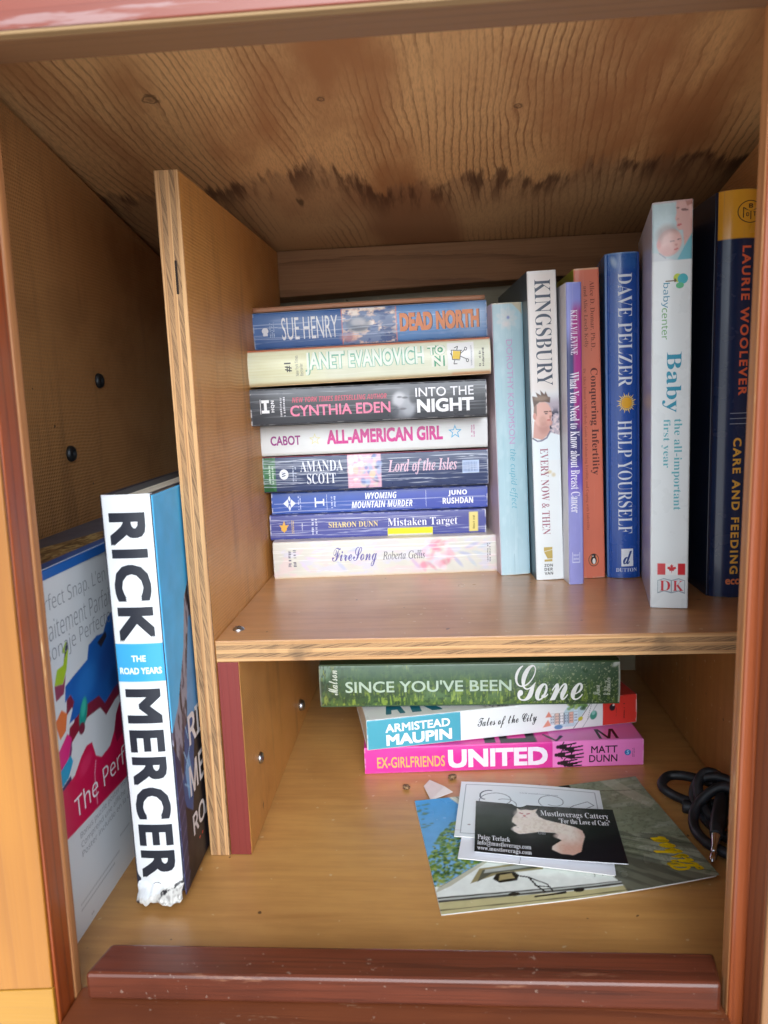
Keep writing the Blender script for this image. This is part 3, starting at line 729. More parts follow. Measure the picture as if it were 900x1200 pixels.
b.ink('spine_rule', [[(.2553, .15), (.2567, .15), (.2567, .85), (.2553, .85)]], (226, 232, 244))
b.ink('spine_rule', [[(.7145, .13), (.7158, .13), (.7158, .87), (.7145, .87)]], (226, 232, 244))
b.ticks(.272, .298, .22, .76, (206, 216, 238), 2, 1, 8)

def a_amanda(a):
    W, H = a.W, a.H
    a.rect(0, W * .057, 0, H, (52, 112, 66)); a.poly([(0, 0), (W * .05, 0), (W * .03, H * .3), (0, H * .45)], (30, 86, 44)); a.poly([(0, H), (W * .055, H), (W * .02, H * .7)], (34, 92, 50))
    a.rect(W * .376, W * .525, H * .04, H * .98, (214, 170, 190))
    rs = np.random.RandomState(3)
    for i in range(60):
        x = W * (.38 + .14 * rs.rand()); y = H * (.08 + .86 * rs.rand()); k = 0 if x < W * .44 else 1
        a.ell(x, y, 1.2 + 2 * rs.rand(), .8 + 1.5 * rs.rand(), ([(232, 150, 180), (244, 214, 222), (236, 190, 190), (248, 236, 226)], [(90, 120, 180), (206, 196, 180), (150, 170, 206), (70, 84, 130)])[k][i % 4], .75, rs.rand() * 180, .4)
    a.ell(W * .412, H * .55, 2.2, 3.2, (236, 196, 170), .8); a.ell(W * .486, H * .42, 2.4, 3.0, (226, 200, 160), .8)
    a.rect(W * .885, W * .96, H * .34, H * .70, (176, 196, 226))
    for i in range(10): a.rect(W * .89 + i * 1.1, W * .89 + i * 1.1 + .45, H * .38, H * .66, (64, 84, 140), .8, .1)
    a.mottle(.15, .15, 4); a.creases(30, 12, (214, 222, 236), .95); a.worn(9, (222, 226, 236), 1.0, .8)
b = lying('paperback', 'dark navy creased paperback with a green spine end, under the white one', (-0.1336, 0.5582, -0.0697), (0.0372, 0.5703, -0.0693), 0.0270, (38, 54, 96), a_amanda, bulge=.0009, cover_back=(30, 40, 74), cover_front=(150, 60, 70), rough=.3)
b.text('author_lettering', 'AMANDA', .166, .356, .55, .86, (226, 230, 240), st='serif')
b.text('author_lettering', 'SCOTT', .195, .322, .20, .50, (226, 230, 240), st='serif')
b.text('title_lettering', 'Lord of the Isles', .556, .862, .36, .80, (226, 190, 208), st='bital')
b.ink('publisher_emblem', [disc(.093, .5, .020, .145)], (232, 236, 244)); b.text('emblem_letter', 'W', .084, .102, .42, .58, (40, 54, 100), st='serifb', lift=.0002, rot=1)
b.ticks(.128, .15, .30, .72, (190, 200, 222), 2, 1, 9)
b.ticks(.022, .050, .25, .76, (196, 222, 200), 2, 1, 10)

def a_cabot(a):
    a.mottle(.05, .08, 14); a.rect(0, a.W, 0, 1.8, (196, 192, 184), .5, 1); a.creases(4, 5, (200, 202, 204), .5); a.worn(19, (170, 172, 172), .8, .5)
    a.ell(a.W * .48, a.H, 5, 1.2, (176, 178, 180), .7, 0, .4)
b = lying('paperback', 'white paperback with magenta title capitals and two small stars, lying below the black one', (-0.1334, 0.5569, -0.0417), (0.0371, 0.5688, -0.0407), 0.0223, (220, 222, 222), a_cabot, bulge=.0010, cover_back=(190, 190, 186), cover_front=(206, 206, 204), rough=.34)
b.text('author_lettering', 'CABOT', .043, .175, .34, .66, (150, 48, 128), st='plain', off=.022)
b.text('title_lettering', 'ALL-AMERICAN GIRL', .292, .803, .31, .79, (206, 58, 142), st='plain', off=.04)
def outl(cu, cv, ru, rv, k=.74):
    A, B = starp(cu, cv, ru, rv), starp(cu, cv, ru * k, rv * k)
    return [[A[i], A[(i + 1) % 10], B[(i + 1) % 10], B[i]] for i in range(10)]
b.ink('star_emblem', outl(.239, .5, .026, .2), (226, 218, 140)); b.ink('star_emblem', outl(.857, .55, .031, .25, .68), (76, 172, 214))
b.ticks(.925, .945, .36, .76, (190, 90, 150), 2, 1, 11)

def a_eden(a):
    W, H = a.W, a.H
    a.mottle(.14, .1, 7); a.rect(0, W, H * .80, H, (84, 88, 98), .55, 2)
    for cx, cy, rx, ry, c, al in ((.648, .42, 8.6, 9.5, (140, 144, 152), .8), (.63, .55, 4.5, 5, (196, 198, 204), .8), (.668, .34, 4.6, 6, (166, 170, 178), .8), (.61, .25, 3, 4, (70, 74, 82), .7), (.655, .60, 2.2, .8, (50, 52, 58), .8), (.632, .62, 1.8, .7, (52, 54, 60), .8), (.645, .30, 2.4, .8, (92, 90, 96), .8), (.69, .6, 3, 5, (52, 54, 62), .8)):
        a.ell(W * cx, H * cy, rx, ry, c, al, 0, .4)
    a.creases(12, 44, (186, 190, 198), .42); a.worn(25, (222, 222, 222), 1.1, .9)
b = lying('paperback', 'black paperback with pink author capitals and large white title', (-0.1333, 0.5314, -0.0181), (0.0353, 0.5432, -0.0168), 0.0260, (52, 55, 62), a_eden, bulge=.0008, cover_back=(40, 42, 48), cover_front=(60, 62, 68), rough=.3)
b.text('heading_lettering', 'NEW YORK TIMES BESTSELLING AUTHOR', .178, .578, .60, .74, (206, 62, 92), st='boldi', off=-.006)
b.text('author_lettering', 'CYNTHIA EDEN', .168, .592, .22, .52, (232, 128, 160), st='plain', off=.018)
b.text('title_lettering', 'INTO THE', .70, .945, .60, .85, (234, 234, 240), st='plain', off=.006)
b.text('title_lettering', 'NIGHT', .705, .945, .17, .54, (240, 240, 244), st='plain', off=.036)
b.ink('publisher_emblem', [[(.048, .62), (.08, .62), (.08, .7), (.048, .7)], [(.048, .34), (.08, .34), (.08, .42), (.048, .42)], [(.058, .42), (.070, .42), (.070, .62), (.058, .62)], [(.042, .32), (.0445, .32), (.0445, .72), (.042, .72)]], (236, 236, 240))
b.text('publisher_lettering', 'HQN', .088, .104, .36, .68, (236, 236, 240), st='bold', rot=1); b.ticks(.122, .15, .24, .76, (206, 206, 214), 2, 1, 12)

def a_evan(a):
    W, H = a.W, a.H
    a.rect(W * .0, W * .30, 0, H, (224, 224, 170), .5, 12); a.rect(0, W, 0, 2.4, (206, 184, 136), .75, 1.4); a.rect(0, W, H - 1.0, H, (226, 130, 70), .8, .5)
    for i in range(9): a.rect(0, W * (.14 + .05 * (i % 3)), H * (.15 + .085 * i), H * (.15 + .085 * i) + .35, (212, 206, 160), .5, .2)
    a.rect(W * .84, W, 0, 2.2, (212, 120, 70), .5, 1.2)
    a.mottle(.05, .12, 8); a.creases(10, 2, (246, 248, 238), .6); a.worn(35, (236, 214, 180), .7, .6)
    a.rect(W * .823, W * .932, H * .17, H * .90, (236, 238, 238), 1, .3)
b = lying('paperback', 'pale yellow green paperback with a white sticker showing a small yellow book', (-0.1335, 0.5316, 0.0096), (0.0387, 0.5434, 0.0130), 0.0253, (222, 226, 204), a_evan, bulge=.0026, r=.0024, cover_back=(206, 170, 120), cover_front=(214, 110, 58), rough=.34)
for off, c, lf in ((.07, (120, 184, 160), .0001), (.028, (232, 240, 228), .00028)):
    b.text('author_lettering', 'JANET EVANOVICH', .238, .727, .24, .87, c, st='plain', off=off, lift=lf)
for t, u0, u1, v0, v1 in (('TO', .742, .815, .60, .86), ('NI', .757, .822, .28, .57)):
    for off, c, lf in ((.10, (70, 164, 122), .0001), (.03, (238, 240, 228), .00028)): b.text('title_lettering', t, u0, u1, v0, v1, c, st='plain', off=off, lift=lf)
b.text('number_lettering', '#1', .152, .182, .36, .62, (66, 68, 66), st='bold', off=.02, rot=1)
b.text('heading_lettering', 'New York Times\nBestseller', .196, .228, .24, .80, (110, 112, 104), rot=1)
b.ticks(.948, .975, .22, .74, (96, 96, 92), 2, 1, 13)
b.ink('sticker_emblem', [[(.843, .46), (.873, .44), (.877, .66), (.846, .68)]], (230, 192, 20), lift=.0002)
bl = []
for p in ([(.838, .70), (.884, .68)], [(.839, .70), (.843, .44)], [(.873, .44), (.879, .68)], [(.843, .44), (.873, .42)], [(.862, .70), (.866, .80)], [(.866, .80), (.852, .76)], [(.878, .60), (.895, .70)], [(.876, .52), (.900, .44)], [(.852, .42), (.848, .32)], [(.848, .32), (.862, .32)], [(.835, .62), (.840, .56)]):
    (x0, y0), (x1, y1) = p; dx, dy = x1 - x0, (y1 - y0) * .15; l = math.hypot(dx, dy); nx, ny = -dy / l * .0014, dx / l * .0014 / .15
    bl.append([(x0 - nx, y0 - ny), (x1 - nx, y1 - ny), (x1 + nx, y1 + ny), (x0 + nx, y0 + ny)])
bl += ringp(.898, .72, .006, .05, .6, 14) + ringp(.904, .40, .006, .05, .6, 14)
b.ink('sticker_lines', bl, (36, 38, 44), lift=.0003)
b.text('sticker_lettering', 'bookcrossing.com', .917, .925, .26, .80, (96, 104, 130), rot=1, lift=.0002)

def a_sue(a):
    W, H = a.W, a.H
    a.rect(W * .58, W, 0, H, (92, 146, 206), 1, 5); a.rect(W * .88, W, H * .2, H, (168, 190, 214), .7, 12); a.rect(0, W * .3, H * .75, H, (88, 124, 178), .5, 4)
    n = fbm(a.X * .16, a.Y * .28, 41, 5); m = sstep(W * .378, W * .384, a.X) * sstep(-W * .616, -W * .61, -a.X)
    a.mix(m, (116, 138, 178)); a.mix(m * sstep(.48, .62, n), (232, 206, 190)); a.mix(m * sstep(.5, .64, fbm(a.X * .2 + 9, a.Y * .4, 61)), (70, 96, 150)); a.mix(m * sstep(.6, .7, n), (246, 236, 226))
    a.ell(W * .45, H * .55, 9, 6, (96, 112, 136), .8, 0, .3); a.ell(W * .45, H * .60, 5, 3, (190, 190, 196), .7, 0, .4); a.ell(W * .452, H * .44, 7, 2, (56, 70, 92), .7, 0, .4); a.ell(W * .585, H * .4, 5, 8, (58, 76, 130), .5, 20, .5); a.ell(W * .41, H * .2, 6, 3, (226, 160, 140), .6, 0, .5)
    a.rect(W * .379, W * .382, 0, H, (226, 128, 96)); a.rect(W * .611, W * .614, 0, H, (226, 128, 96))
    a.mottle(.1, .08, 5); a.creases(12, 71, (190, 208, 236), .75); a.line([(1, H * .58), (W * .1, H * .58), (W * .3, H * .42), (W * .62, H * .5)], .35, (206, 218, 238), .7); a.worn(45, (206, 212, 222), .8, .7)
b = lying('paperback', 'blue paperback topmost in the lying stack, with orange title letters', (-.1334, .5558, .0370), (.0382, .5678, .0405), .0262, (44, 92, 158), a_sue, bulge=.0008, cover_back=(40, 80, 140), cover_front=(60, 92, 140), rough=.3)
b.text('author_lettering', 'SUE HENRY', .122, .362, .22, .84, (232, 236, 242), st='plain')
for off, c, lf, dx in ((.05, (40, 44, 70), .0001, .003), (.05, (232, 146, 92), .00022, 0)):
    b.text('title_lettering', 'DEAD NORTH', .627 + dx, .965 + dx, .27, .78, c, st='plain', off=off, lift=lf)
b.ink('publisher_emblem', [disc(.051, .5, .014, .09), [(.04, .42), (.062, .42), (.06, .36), (.042, .36)]], (222, 226, 234)); b.ticks(.068, .092, .32, .72, (176, 196, 224), 3, 1, 14)
# the cover that has curled up off the top book
nx_, ny_ = 40, 14
uu, vv = np.meshgrid(np.linspace(0, .1705, nx_), np.linspace(.004, .106, ny_), indexing='ij')
top = .0296 + .0009 * np.sin(np.clip(uu / .1705, 0, 1) * math.pi * .8 + .3)
P = np.stack([uu + .0005, vv - .003, top], -1)
o = grid_mesh('curled_cover', P, np.ones(P.shape) * lin((176, 128, 100)), print_mat(.5, 0, .2), b.root)
o.modifiers.new('thickness', 'SOLIDIFY').thickness = .0030

# ---------------------------------------------------------------- books standing upright on the shelf
GU = 'books standing upright on the shelf'
def upright(name, label, bl, br, lean, L, T, base, art=None, D=.15, z=SHELF, group=GU, **k):
    bl = Vector((bl[0], bl[1], 0)); br = Vector((br[0], br[1], 0)); r = (br - bl).normalized()
    return Book(name, label, L, T, D, (bl.x, bl.y, z + .0002), basis((-lean, 0, -1), r), True, base, art=art, group=group, **k)

def a_dor(a):
    W, H = a.W, a.H
    a.mottle(.05, .05, 2); a.rect(0, W, H * .3, H * .62, (150, 196, 210), .3, 30); a.rect(0, W, 0, H * .12, (196, 220, 230), .4, 10)
    n = fbm(a.X * .3, a.Y * .12, 8); a.mix(sstep(.55, .7, n) * .12, (222, 236, 240))
    cy = H * .945
    for i in range(9): a.ell(W * .48 + 4.2 * math.cos(i * .7), cy + 4.6 * math.sin(i * .7), 3.6, 1.9, (214, 214, 214), .45, i * 40, .35)
    a.ell(W * .52, cy + .6, 1.1, 1.1, (110, 124, 190), .8, 0, .5); a.ell(W * .45, cy - 4, 2.5, 1.6, (226, 214, 212), .5, 0, .5)
    a.poly([(W * .62, H), (W, H), (W, H - 9), (W * .93, H - 7)], (206, 192, 160), .8)
    a.rect(0, W, H - .7, H, (206, 190, 150), .9, .4)
    a.creases(9, 3, (206, 226, 234), .5, 'y'); a.creases(4, 30, (120, 180, 198), .4, 'y'); a.worn(4, (222, 216, 200), .8, .6, 'y')
    a.line([(W * .48, 0), (W * .47, 16)], .3, (130, 170, 184), .8)
b = upright('paperback', 'pale sky blue paperback with lilac lettering and a faded flower', (.0444, .5500), (.0664, .5528), -.0215, .198, .0220, (172, 202, 212), a_dor, D=.126, bulge=.0012, cover_back=(206, 190, 202), cover_front=(160, 206, 222), rough=.4)
b.text('author_lettering', 'DOROTHY KOOMSON', .13, .505, .42, .62, (196, 160, 202), st='plain')
b.text('title_lettering', 'the cupid effect', .525, .748, .38, .64, (86, 170, 192), st='sansi', off=-.008)

def a_king(a):
    W, H = a.W, a.H
    a.rect(0, W, H * .62, H, (232, 226, 222), 1, 4)
    y0, y1 = H * .47, H * .635                                     # portrait on the middle of the spine
    m = sstep(W * .40, W * .60, a.X) * sstep(y0 - 1, y0 + 3, a.Y) * sstep(-y1 + 2, -y1 + 12, -a.Y)
    n = fbm(a.X * .5, a.Y * .4, 7, 5)
    a.mix(m * .8, (168, 152, 168)); a.mix(m * sstep(.48, .6, n) * sstep(-H * .58, -H * .55, -a.Y), (70, 72, 92)); a.mix(m * sstep(.55, .66, fbm(a.X * .6, a.Y * .6, 17)) * sstep(-H * .575, -H * .54, -a.Y), (216, 200, 202))
    a.poly([(0, H * .470), (W * .34, H * .462), (W * .62, H * .492), (W, H * .480), (W, H * .40), (0, H * .40)], (226, 236, 240))
    a.poly([(W * .05, H * .476), (W * .10, H * .53), (W * .58, H * .525), (W * .66, H * .49), (W * .36, H * .468)], (206, 160, 150))
    a.ell(W * .40, H * .550, W * .31, H * .042, (222, 178, 166), 1, 0, .1)
    a.poly([(W * .09, H * .556), (W * .12, H * .61), (W * .2, H * .585), (W * .2, H * .545)], (150, 124, 112)); a.ell(W * .13, H * .545, 1.2, 2.4, (206, 150, 138))
    a.poly([(W * .62, H * .58), (W * .73, H * .548), (W * .66, H * .542)], (222, 176, 164)); a.ell(W * .60, H * .522, 2.6, 2.2, (214, 164, 152), .9, 0, .3)
    a.poly([(W * .10, H * .575), (W * .06, H * .61), (W * .24, H * .606), (W * .18, H * .622), (W * .36, H * .612), (W * .34, H * .628), (W * .48, H * .614), (W * .52, H * .624), (W * .60, H * .606), (W * .68, H * .604), (W * .66, H * .586), (W * .5, H * .59), (W * .3, H * .59)], (110, 92, 84))
    a.ell(W * .36, H * .602, 4.6, 1.8, (176, 156, 136), .5, 0, .5)
    a.ell(W * .52, H * .558, 1.8, .45, (90, 66, 62), .9); a.ell(W * .66, H * .559, 1.0, .45, (90, 66, 62), .9); a.ell(W * .52, H * .552, 1.2, .35, (70, 60, 66), .8)
    a.ell(W * .66, H * .540, .6, 1.4, (176, 124, 114), .8); a.ell(W * .61, H * .531, 1.5, .4, (186, 100, 100), .9); a.ell(W * .40, H * .53, 2.6, 3.4, (186, 138, 126), .45, 0, .5); a.ell(W * .42, H * .505, 3.4, 3.8, (176, 128, 118), .5, 0, .5)
    a.line([(W * .04, H * .474), (W * .2, H * .464), (W * .36, H * .466), (W * .52, H * .474), (W * .64, H * .494)], 1.0, (112, 116, 140))
    a.ell(W * .58, H * .362, 1.6, 1.2, (214, 196, 140), .7, 0, .6); a.ell(W * .72, H * .352, 1.4, 1.4, (206, 186, 130), .6, 0, .6); a.ell(W * .45, H * .36, 1.2, .8, (190, 170, 130), .6, 0, .6)
    a.mottle(.03, .05, 4); a.worn(6, (206, 204, 200), .5, .5, 'y')
b = upright('paperback', 'white paperback with a man in a white t-shirt pictured halfway down its spine', (.0682, .5340), (.0884, .5352), -.0250, .2162, .0202, (228, 234, 236), a_king, D=.138, bulge=.0004, cover_back=(62, 84, 98), cover_front=(70, 66, 70), rough=.34)
b.text('author_lettering', 'KINGSBURY', .027, .358, .24, .79, (74, 86, 102), st='serif')
b.text('title_lettering', 'EVERY NOW & THEN', .560, .846, .27, .55, (160, 96, 116), st='serif', off=-.002)
b.ink('publisher_emblem', [[(.889, .30), (.889, .60), (.897, .60), (.903, .30)], [(.9045, .30), (.8985, .60), (.928, .60), (.928, .42)], [(.931, .31), (.930, .59), (.938, .59), (.938, .31)]], (192, 170, 96))
for i, t in enumerate(('ZON', 'DER', 'VAN')): b.text('publisher_lettering', t, .946 + .0135 * i, .956 + .0135 * i, .30, .60, (60, 60, 62), st='bold', rot=1)

def a_kelly(a):
    W, H = a.W, a.H; u = 1 - a.Y / H; x = a.X / W
    a.mix(sstep(.05, .1, u) * sstep(.2, .55, x + u * 1.2 - .1), (176, 62, 140))
    a.mix(sstep(.12, .24, u) * sstep(-.55, -.35, -x), (62, 70, 120)); a.mix(sstep(.40, .48, u), (70, 66, 120)); a.mix(sstep(.30, .42, u) * sstep(.5, .8, x) * sstep(-.50, -.42, -u), (150, 50, 130))
    a.mix(sstep(.55, .62, u), (118, 98, 196)); a.mix(sstep(.64, .72, u), (150, 152, 214)); a.mottle(.08, .1, 8)
    a.creases(3, 8, (190, 190, 226), .35, 'y'); a.worn(16, (214, 214, 228), .4, .5, 'y')
b = upright('paperback', 'thin lavender and magenta paperback standing a little forward beside the orange one', (.0893, .5199), (.0998, .5208), -.0115, .2058, .0104, (142, 150, 220), a_kelly, D=.13, bulge=.0004, cover_back=(206, 208, 216), cover_front=(140, 80, 140), rough=.34)
b.text('author_lettering', 'KELLY/LEVINE', .087, .230, .26, .70, (238, 232, 244), st='serifb')
b.text('title_lettering', 'What You Need to Know about Breast Cancer', .285, .752, .18, .78, (240, 238, 246), st='serifb')
b.ink('publisher_emblem', [[(.888, .22), (.888, .26), (.925, .26), (.925, .22)], [(.888, .70), (.888, .74), (.925, .74), (.925, .70)], [(.921, .22), (.921, .74), (.925, .74), (.925, .22)]], (206, 210, 236))
b.ticks(.891, .917, .30, .66, (206, 210, 236), 2, 1, 15)

def a_conq(a):
    a.mottle(.05, .06, 3); a.rect(0, a.W, a.H * .7, a.H, (222, 138, 112), .5, 20); a.rect(0, a.W, a.H - 1, a.H, (226, 196, 150), .8, .5); a.worn(26, (226, 190, 170), .5, .6, 'y'); a.creases(3, 17, (236, 170, 150), .35, 'y')
b = upright('paperback', 'salmon orange paperback with dark brown serif title, green on its left cover', (.1008, .5372), (.1178, .5374), -.0280, .2168, .0172, (222, 122, 96), a_conq, D=.136, bulge=.0004, cover_back=(164, 172, 54), cover_front=(216, 120, 96), rough=.4)
b.text('author_lettering', 'Alice D. Domar, Ph.D.,', .04, .255, .60, .80, (142, 62, 44), st='serif')
b.text('author_lettering', 'and Alice Lesch Kelly', .055, .245, .34, .52, (150, 72, 54), st='serif')
b.text('title_lettering', 'Conquering Infertility', .31, .655, .50, .86, (92, 38, 34), st='serifb')
b.text('subtitle_lettering', "Dr. Alice Domar's Mind/Body Guide to Enhancing Fertility and Coping with Infertility", .31, .838, .26, .40, (176, 74, 58), st='serif')
pk = (40, 34, 34)
b.ink('publisher_emblem', [disc(.939, .53, .0215, .215)], (224, 130, 92)); b.ink('emblem_ring', ringp(.939, .53, .0215, .215, .9), pk, lift=.0002)
b.ink('emblem_figure', [disc(.940, .53, .014, .12), disc(.925, .53, .0075, .085)], pk, lift=.0002); b.ink('emblem_belly', [disc(.943, .54, .010, .065), disc(.926, .50, .0022, .022)], (236, 232, 226), lift=.0003)

def a_pel(a):
    W, H = a.W, a.H
    a.rect(0, W, H - 11, H, (50, 108, 176), .55, 3); a.ell(W * .25, H - 6, 1.6, 3.4, (190, 214, 232), .55, 20, .7); a.mottle(.07, .04, 3); a.creases(3, 5, (70, 120, 196), .4, 'y'); a.rect(0, W, H - .8, H, (120, 160, 200), .8, .5); a.rect(0, W, 0, .8, (40, 70, 130), .8, .5)
b = upright('hardcover_book', 'royal blue hardcover with a golden sun on its spine, beside the tall white book', (.1193, .5360), (.1418, .5340), -.0165, .2256, .0228, (26, 76, 160), a_pel, D=.15, bulge=.0030, r=.0030, hard=True, cover_back=(70, 108, 166), cover_front=(24, 64, 140), rough=.26, coat=.4)
b.text('author_lettering', 'DAVE PELZER', .060, .397, .36, .78, (226, 232, 242), st='serif', off=-.003)
b.text('title_lettering', 'HELP YOURSELF', .50, .855, .33, .76, (226, 232, 242), st='serif', off=-.004)
cu, cv = .4465, .60; ku, kv = .0335, .31
b.ink('sun_rays', [[(cu + ku * (.55 if i % 2 else .55) * math.cos(a0 - .13), cv + kv * .55 * math.sin(a0 - .13)), (cu + ku * (1 if i % 2 else .78) * math.cos(a0 + .03), cv + kv * (1 if i % 2 else .78) * math.sin(a0 + .03)), (cu + ku * .55 * math.cos(a0 + .15), cv + kv * .55 * math.sin(a0 + .15))] for i, a0 in enumerate(np.linspace(0, 2 * math.pi, 24, endpoint=False))], (238, 206, 110))
b.ink('sun_disc', [disc(cu, cv, ku * .52, kv * .52)], (232, 172, 40), lift=.0002)
b.ink('publisher_emblem', [[(.905, .42), (.905, .78), (.962, .78), (.962, .42)]], (232, 236, 242))
b.text('emblem_letter', 'd', .912, .955, .47, .74, (24, 60, 130), st='script', rot=1, lift=.0002, off=.01)
b.text('publisher_lettering', 'DUTTON', .9675, .980, .26, .90, (214, 222, 236), st='serif', rot=1)

def a_baby(a):
    W, H = a.W, a.H
    y0 = H * .863
    a.rect(0, W, y0, H, (186, 212, 218), 1, .1)
    inn = lambda *p: p
    a.poly([(W * .62, y0), (W, y0), (W, H * .93), (W * .86, H * .905), (W * .78, H * .89)], (120, 190, 206))
    a.poly([(W * .80, H * .895), (W, H * .925), (W, H), (W * .60, H), (W * .585, H * .985), (W * .60, H * .972), (W * .565, H * .958), (W * .61, H * .950), (W * .60, H * .940), (W * .66, H * .932), (W * .76, H * .932)], (222, 182, 176))
    a.poly([(W * .9, H), (W, H), (W, H * .95), (W * .93, H * .96)], (232, 196, 190)); a.ell(W * .80, H * .977, 2.0, .7, (106, 74, 76), .8, -8); a.ell(W * .63, H * .983, .9, .5, (110, 80, 80), .7); a.ell(W * .67, H * .944, 1.3, .6, (200, 96, 100), .9, 10); a.ell(W * .64, H * .957, .8, .5, (180, 130, 126), .6)
    a.poly([(W * .80, H), (W * .86, H * .985), (W, H * .99), (W, H)], (190, 140, 130))
    a.ell(W * .43, H * .905, 6.6, 7.6, (226, 178, 172), 1, -18, .08); a.ell(W * .36, H * .925, 5.6, 5.2, (150, 118, 108), .7, 20, .4); a.ell(W * .47, H * .905, 5.2, 5.8, (236, 196, 190), .85, -18, .3)
    a.ell(W * .17, H * .902, 1.2, 2.0, (216, 150, 146), .7, 0, .4); a.ell(W * .50, H * .908, 1.5, .35, (130, 92, 92), .85, 10); a.ell(W * .66, H * .911, 1.0, .3, (130, 92, 92), .8, 10); a.ell(W * .60, H * .899, .8, .7, (206, 140, 136), .7); a.ell(W * .60, H * .889, 1.3, .5, (206, 110, 112), .85, 14); a.ell(W * .36, H * .888, 2.5, 2.5, (206, 146, 142), .4, 0, .6)
    a.poly([(0, y0), (0, H * .885), (W * .18, H * .882), (W * .34, H * .870), (W * .52, H * .866), (W * .6, y0)], (206, 214, 220)); a.line([(W * .18, H * .882), (W * .34, H * .870)], .7, (150, 160, 180), .8)
    a.rect(0, W, H - .8, H, (206, 170, 166), .7, .5)
    a.rect(0, W, y0 - .15, y0 + .15, (226, 232, 234), .8)
    fl, fh = H * .088, H * .118
    for x0, x1, c in ((.19, .40, (206, 44, 54)), (.40, .73, (236, 238, 238)), (.73, .92, (206, 44, 54))): a.rect(W * x0, W * x1, fl, fh, c, 1, .08)
    a.mottle(.02, .05, 4)
b = upright('paperback', 'tallest white book with a mother and baby photo at the top of its spine', (.1285, .4604), (.1499, .4562), -.0115, .2395, .0218, (224, 232, 234), a_baby, D=.126, bulge=.0003, r=.0010, cover_back=(186, 188, 204), cover_front=(222, 230, 232), rough=.28, coat=.35)
b.text('series_lettering', 'baby', .188, .247, .24, .45, (54, 140, 172), st='sans'); b.text('series_lettering', 'center', .247, .322, .255, .41, (98, 168, 92), st='sans')
b.ink('tree_emblem', [disc(.178, .64, .010, .10)], (196, 214, 70)); b.ink('tree_emblem', [disc(.181, .77, .012, .13)], (74, 184, 196), lift=.00018); b.ink('tree_emblem', [disc(.196, .70, .007, .10)], (96, 190, 140), lift=.0002)
b.ink('tree_trunk', [[(.183, .34), (.183, .62), (.1855, .62), (.1855, .34)], [(.179, .56), (.1795, .60), (.1875, .60), (.1875, .56)]], (110, 90, 60), lift=.00026)
b.text('title_lettering', 'Baby', .353, .500, .28, .76, (28, 146, 176), st='serif', off=.004)
b.text('subtitle_lettering', 'the all-important', .516, .745, .54, .80, (98, 180, 192), st='serif'); b.text('subtitle_lettering', 'first year', .516, .637, .27, .50, (98, 180, 192), st='serif')
lf = [(0, -1), (.08, -.35), (.5, -.42), (.42, -.2), (.95, .15), (.78, .22), (.85, .5), (.5, .42), (.45, .55), (.2, .3), (.3, .85), (.12, .75), (0, 1.1)]
lf = lf + [(-x, y) for x, y in lf[-2::-1]]
b.ink('flag_leaf', [[(.897 - .0125 * y, .565 + .135 * x) for x, y in lf]], (206, 44, 54))
b.ink('publisher_emblem', [[(.927, .19), (.921, .36), (.926, .55), (.926, .56), (.961, .56), (.956, .37), (.962, .19)], [(.926, .56), (.921, .75), (.927, .92), (.962, .92), (.956, .75), (.961, .56)]], (150, 168, 180))
b.ink('publisher_emblem', [[(.928, .205), (.9235, .36), (.928, .545), (.957, .545), (.953, .37), (.958, .205)], [(.928, .575), (.9235, .75), (.928, .905), (.958, .905), (.953, .75), (.957, .575)]], (218, 228, 232), lift=.0002)
b.text('publisher_lettering', 'D', .9275, .954, .25, .53, (206, 52, 66), st='serif', rot=1, lift=.0003); b.text('publisher_lettering', 'K', .9275, .954, .60, .88, (206, 52, 66), st='serif', rot=1, lift=.0003)
# printed panel low on its left cover
def side_surf(b, v, sgn):
    def f(p, qv, lift): return np.stack([-(np.asarray(qv)), np.asarray(p), np.full(len(np.asarray(p)), v + sgn * lift)], 1)
    return f

def a_wool(a):
    W, H = a.W, a.H
    a.mottle(.12, .04, 5); a.rect(0, W, H * .888, H, (232, 170, 54), 1, .15); a.creases(3, 6, (60, 84, 116), .3, 'y'); a.worn(8, (150, 120, 70), .3, .3, 'y')
b = upright('hardcover_book', 'dark navy hardcover with a gold band across the top of its rounded spine', (.1705, .4800), (.1990, .4798), -.004, .2490, .0285, (26, 44, 80), a_wool, D=.150, bulge=.0055, r=.0040, hard=True, cover_back=(22, 34, 60), cover_front=(22, 34, 60), rough=.24, coat=.5, bump=.15)
b.text('author_lettering', 'LAURIE WOOLEVER', .130, .485, .51, .70, (238, 112, 76), st='plain', off=.030, spacing=1.25)
b.text('title_lettering', 'CARE AND FEEDING', .590, .938, .44, .62, (236, 180, 76), st='plain', off=.030, spacing=1.25)
b.ink('spine_rules', [[(u, .36), (u, .80), (u + .0018, .80), (u + .0018, .36)] for u in (.528, .541, .554)], (150, 160, 176))
b.ink('publisher_emblem', ringp(.052, .66, .026, .27, .93) + [[(.042, .50), (.042, .52), (.066, .52), (.066, .50)], [(.042, .52), (.052, .655), (.052, .675), (.046, .53)], [(.042, .82), (.052, .675), (.052, .655), (.046, .80)], [(.051, .655), (.051, .675), (.070, .675), (.070, .655)]], (70, 50, 30))
b.text('emblem_letters', 'B', .034, .044, .62, .71, (70, 50, 30), st='bold', rot=1); b.text('emblem_letters', 'O', .054, .063, .56, .63, (70, 50, 30), st='bold', rot=1); b.text('emblem_letters', 'T', .052, .062, .72, .79, (70, 50, 30), st='bold', rot=1)
b.text('publisher_lettering', 'ecco', .951, .966, .36, .78, (226, 130, 84), st='plain', off=.03, rot=1)

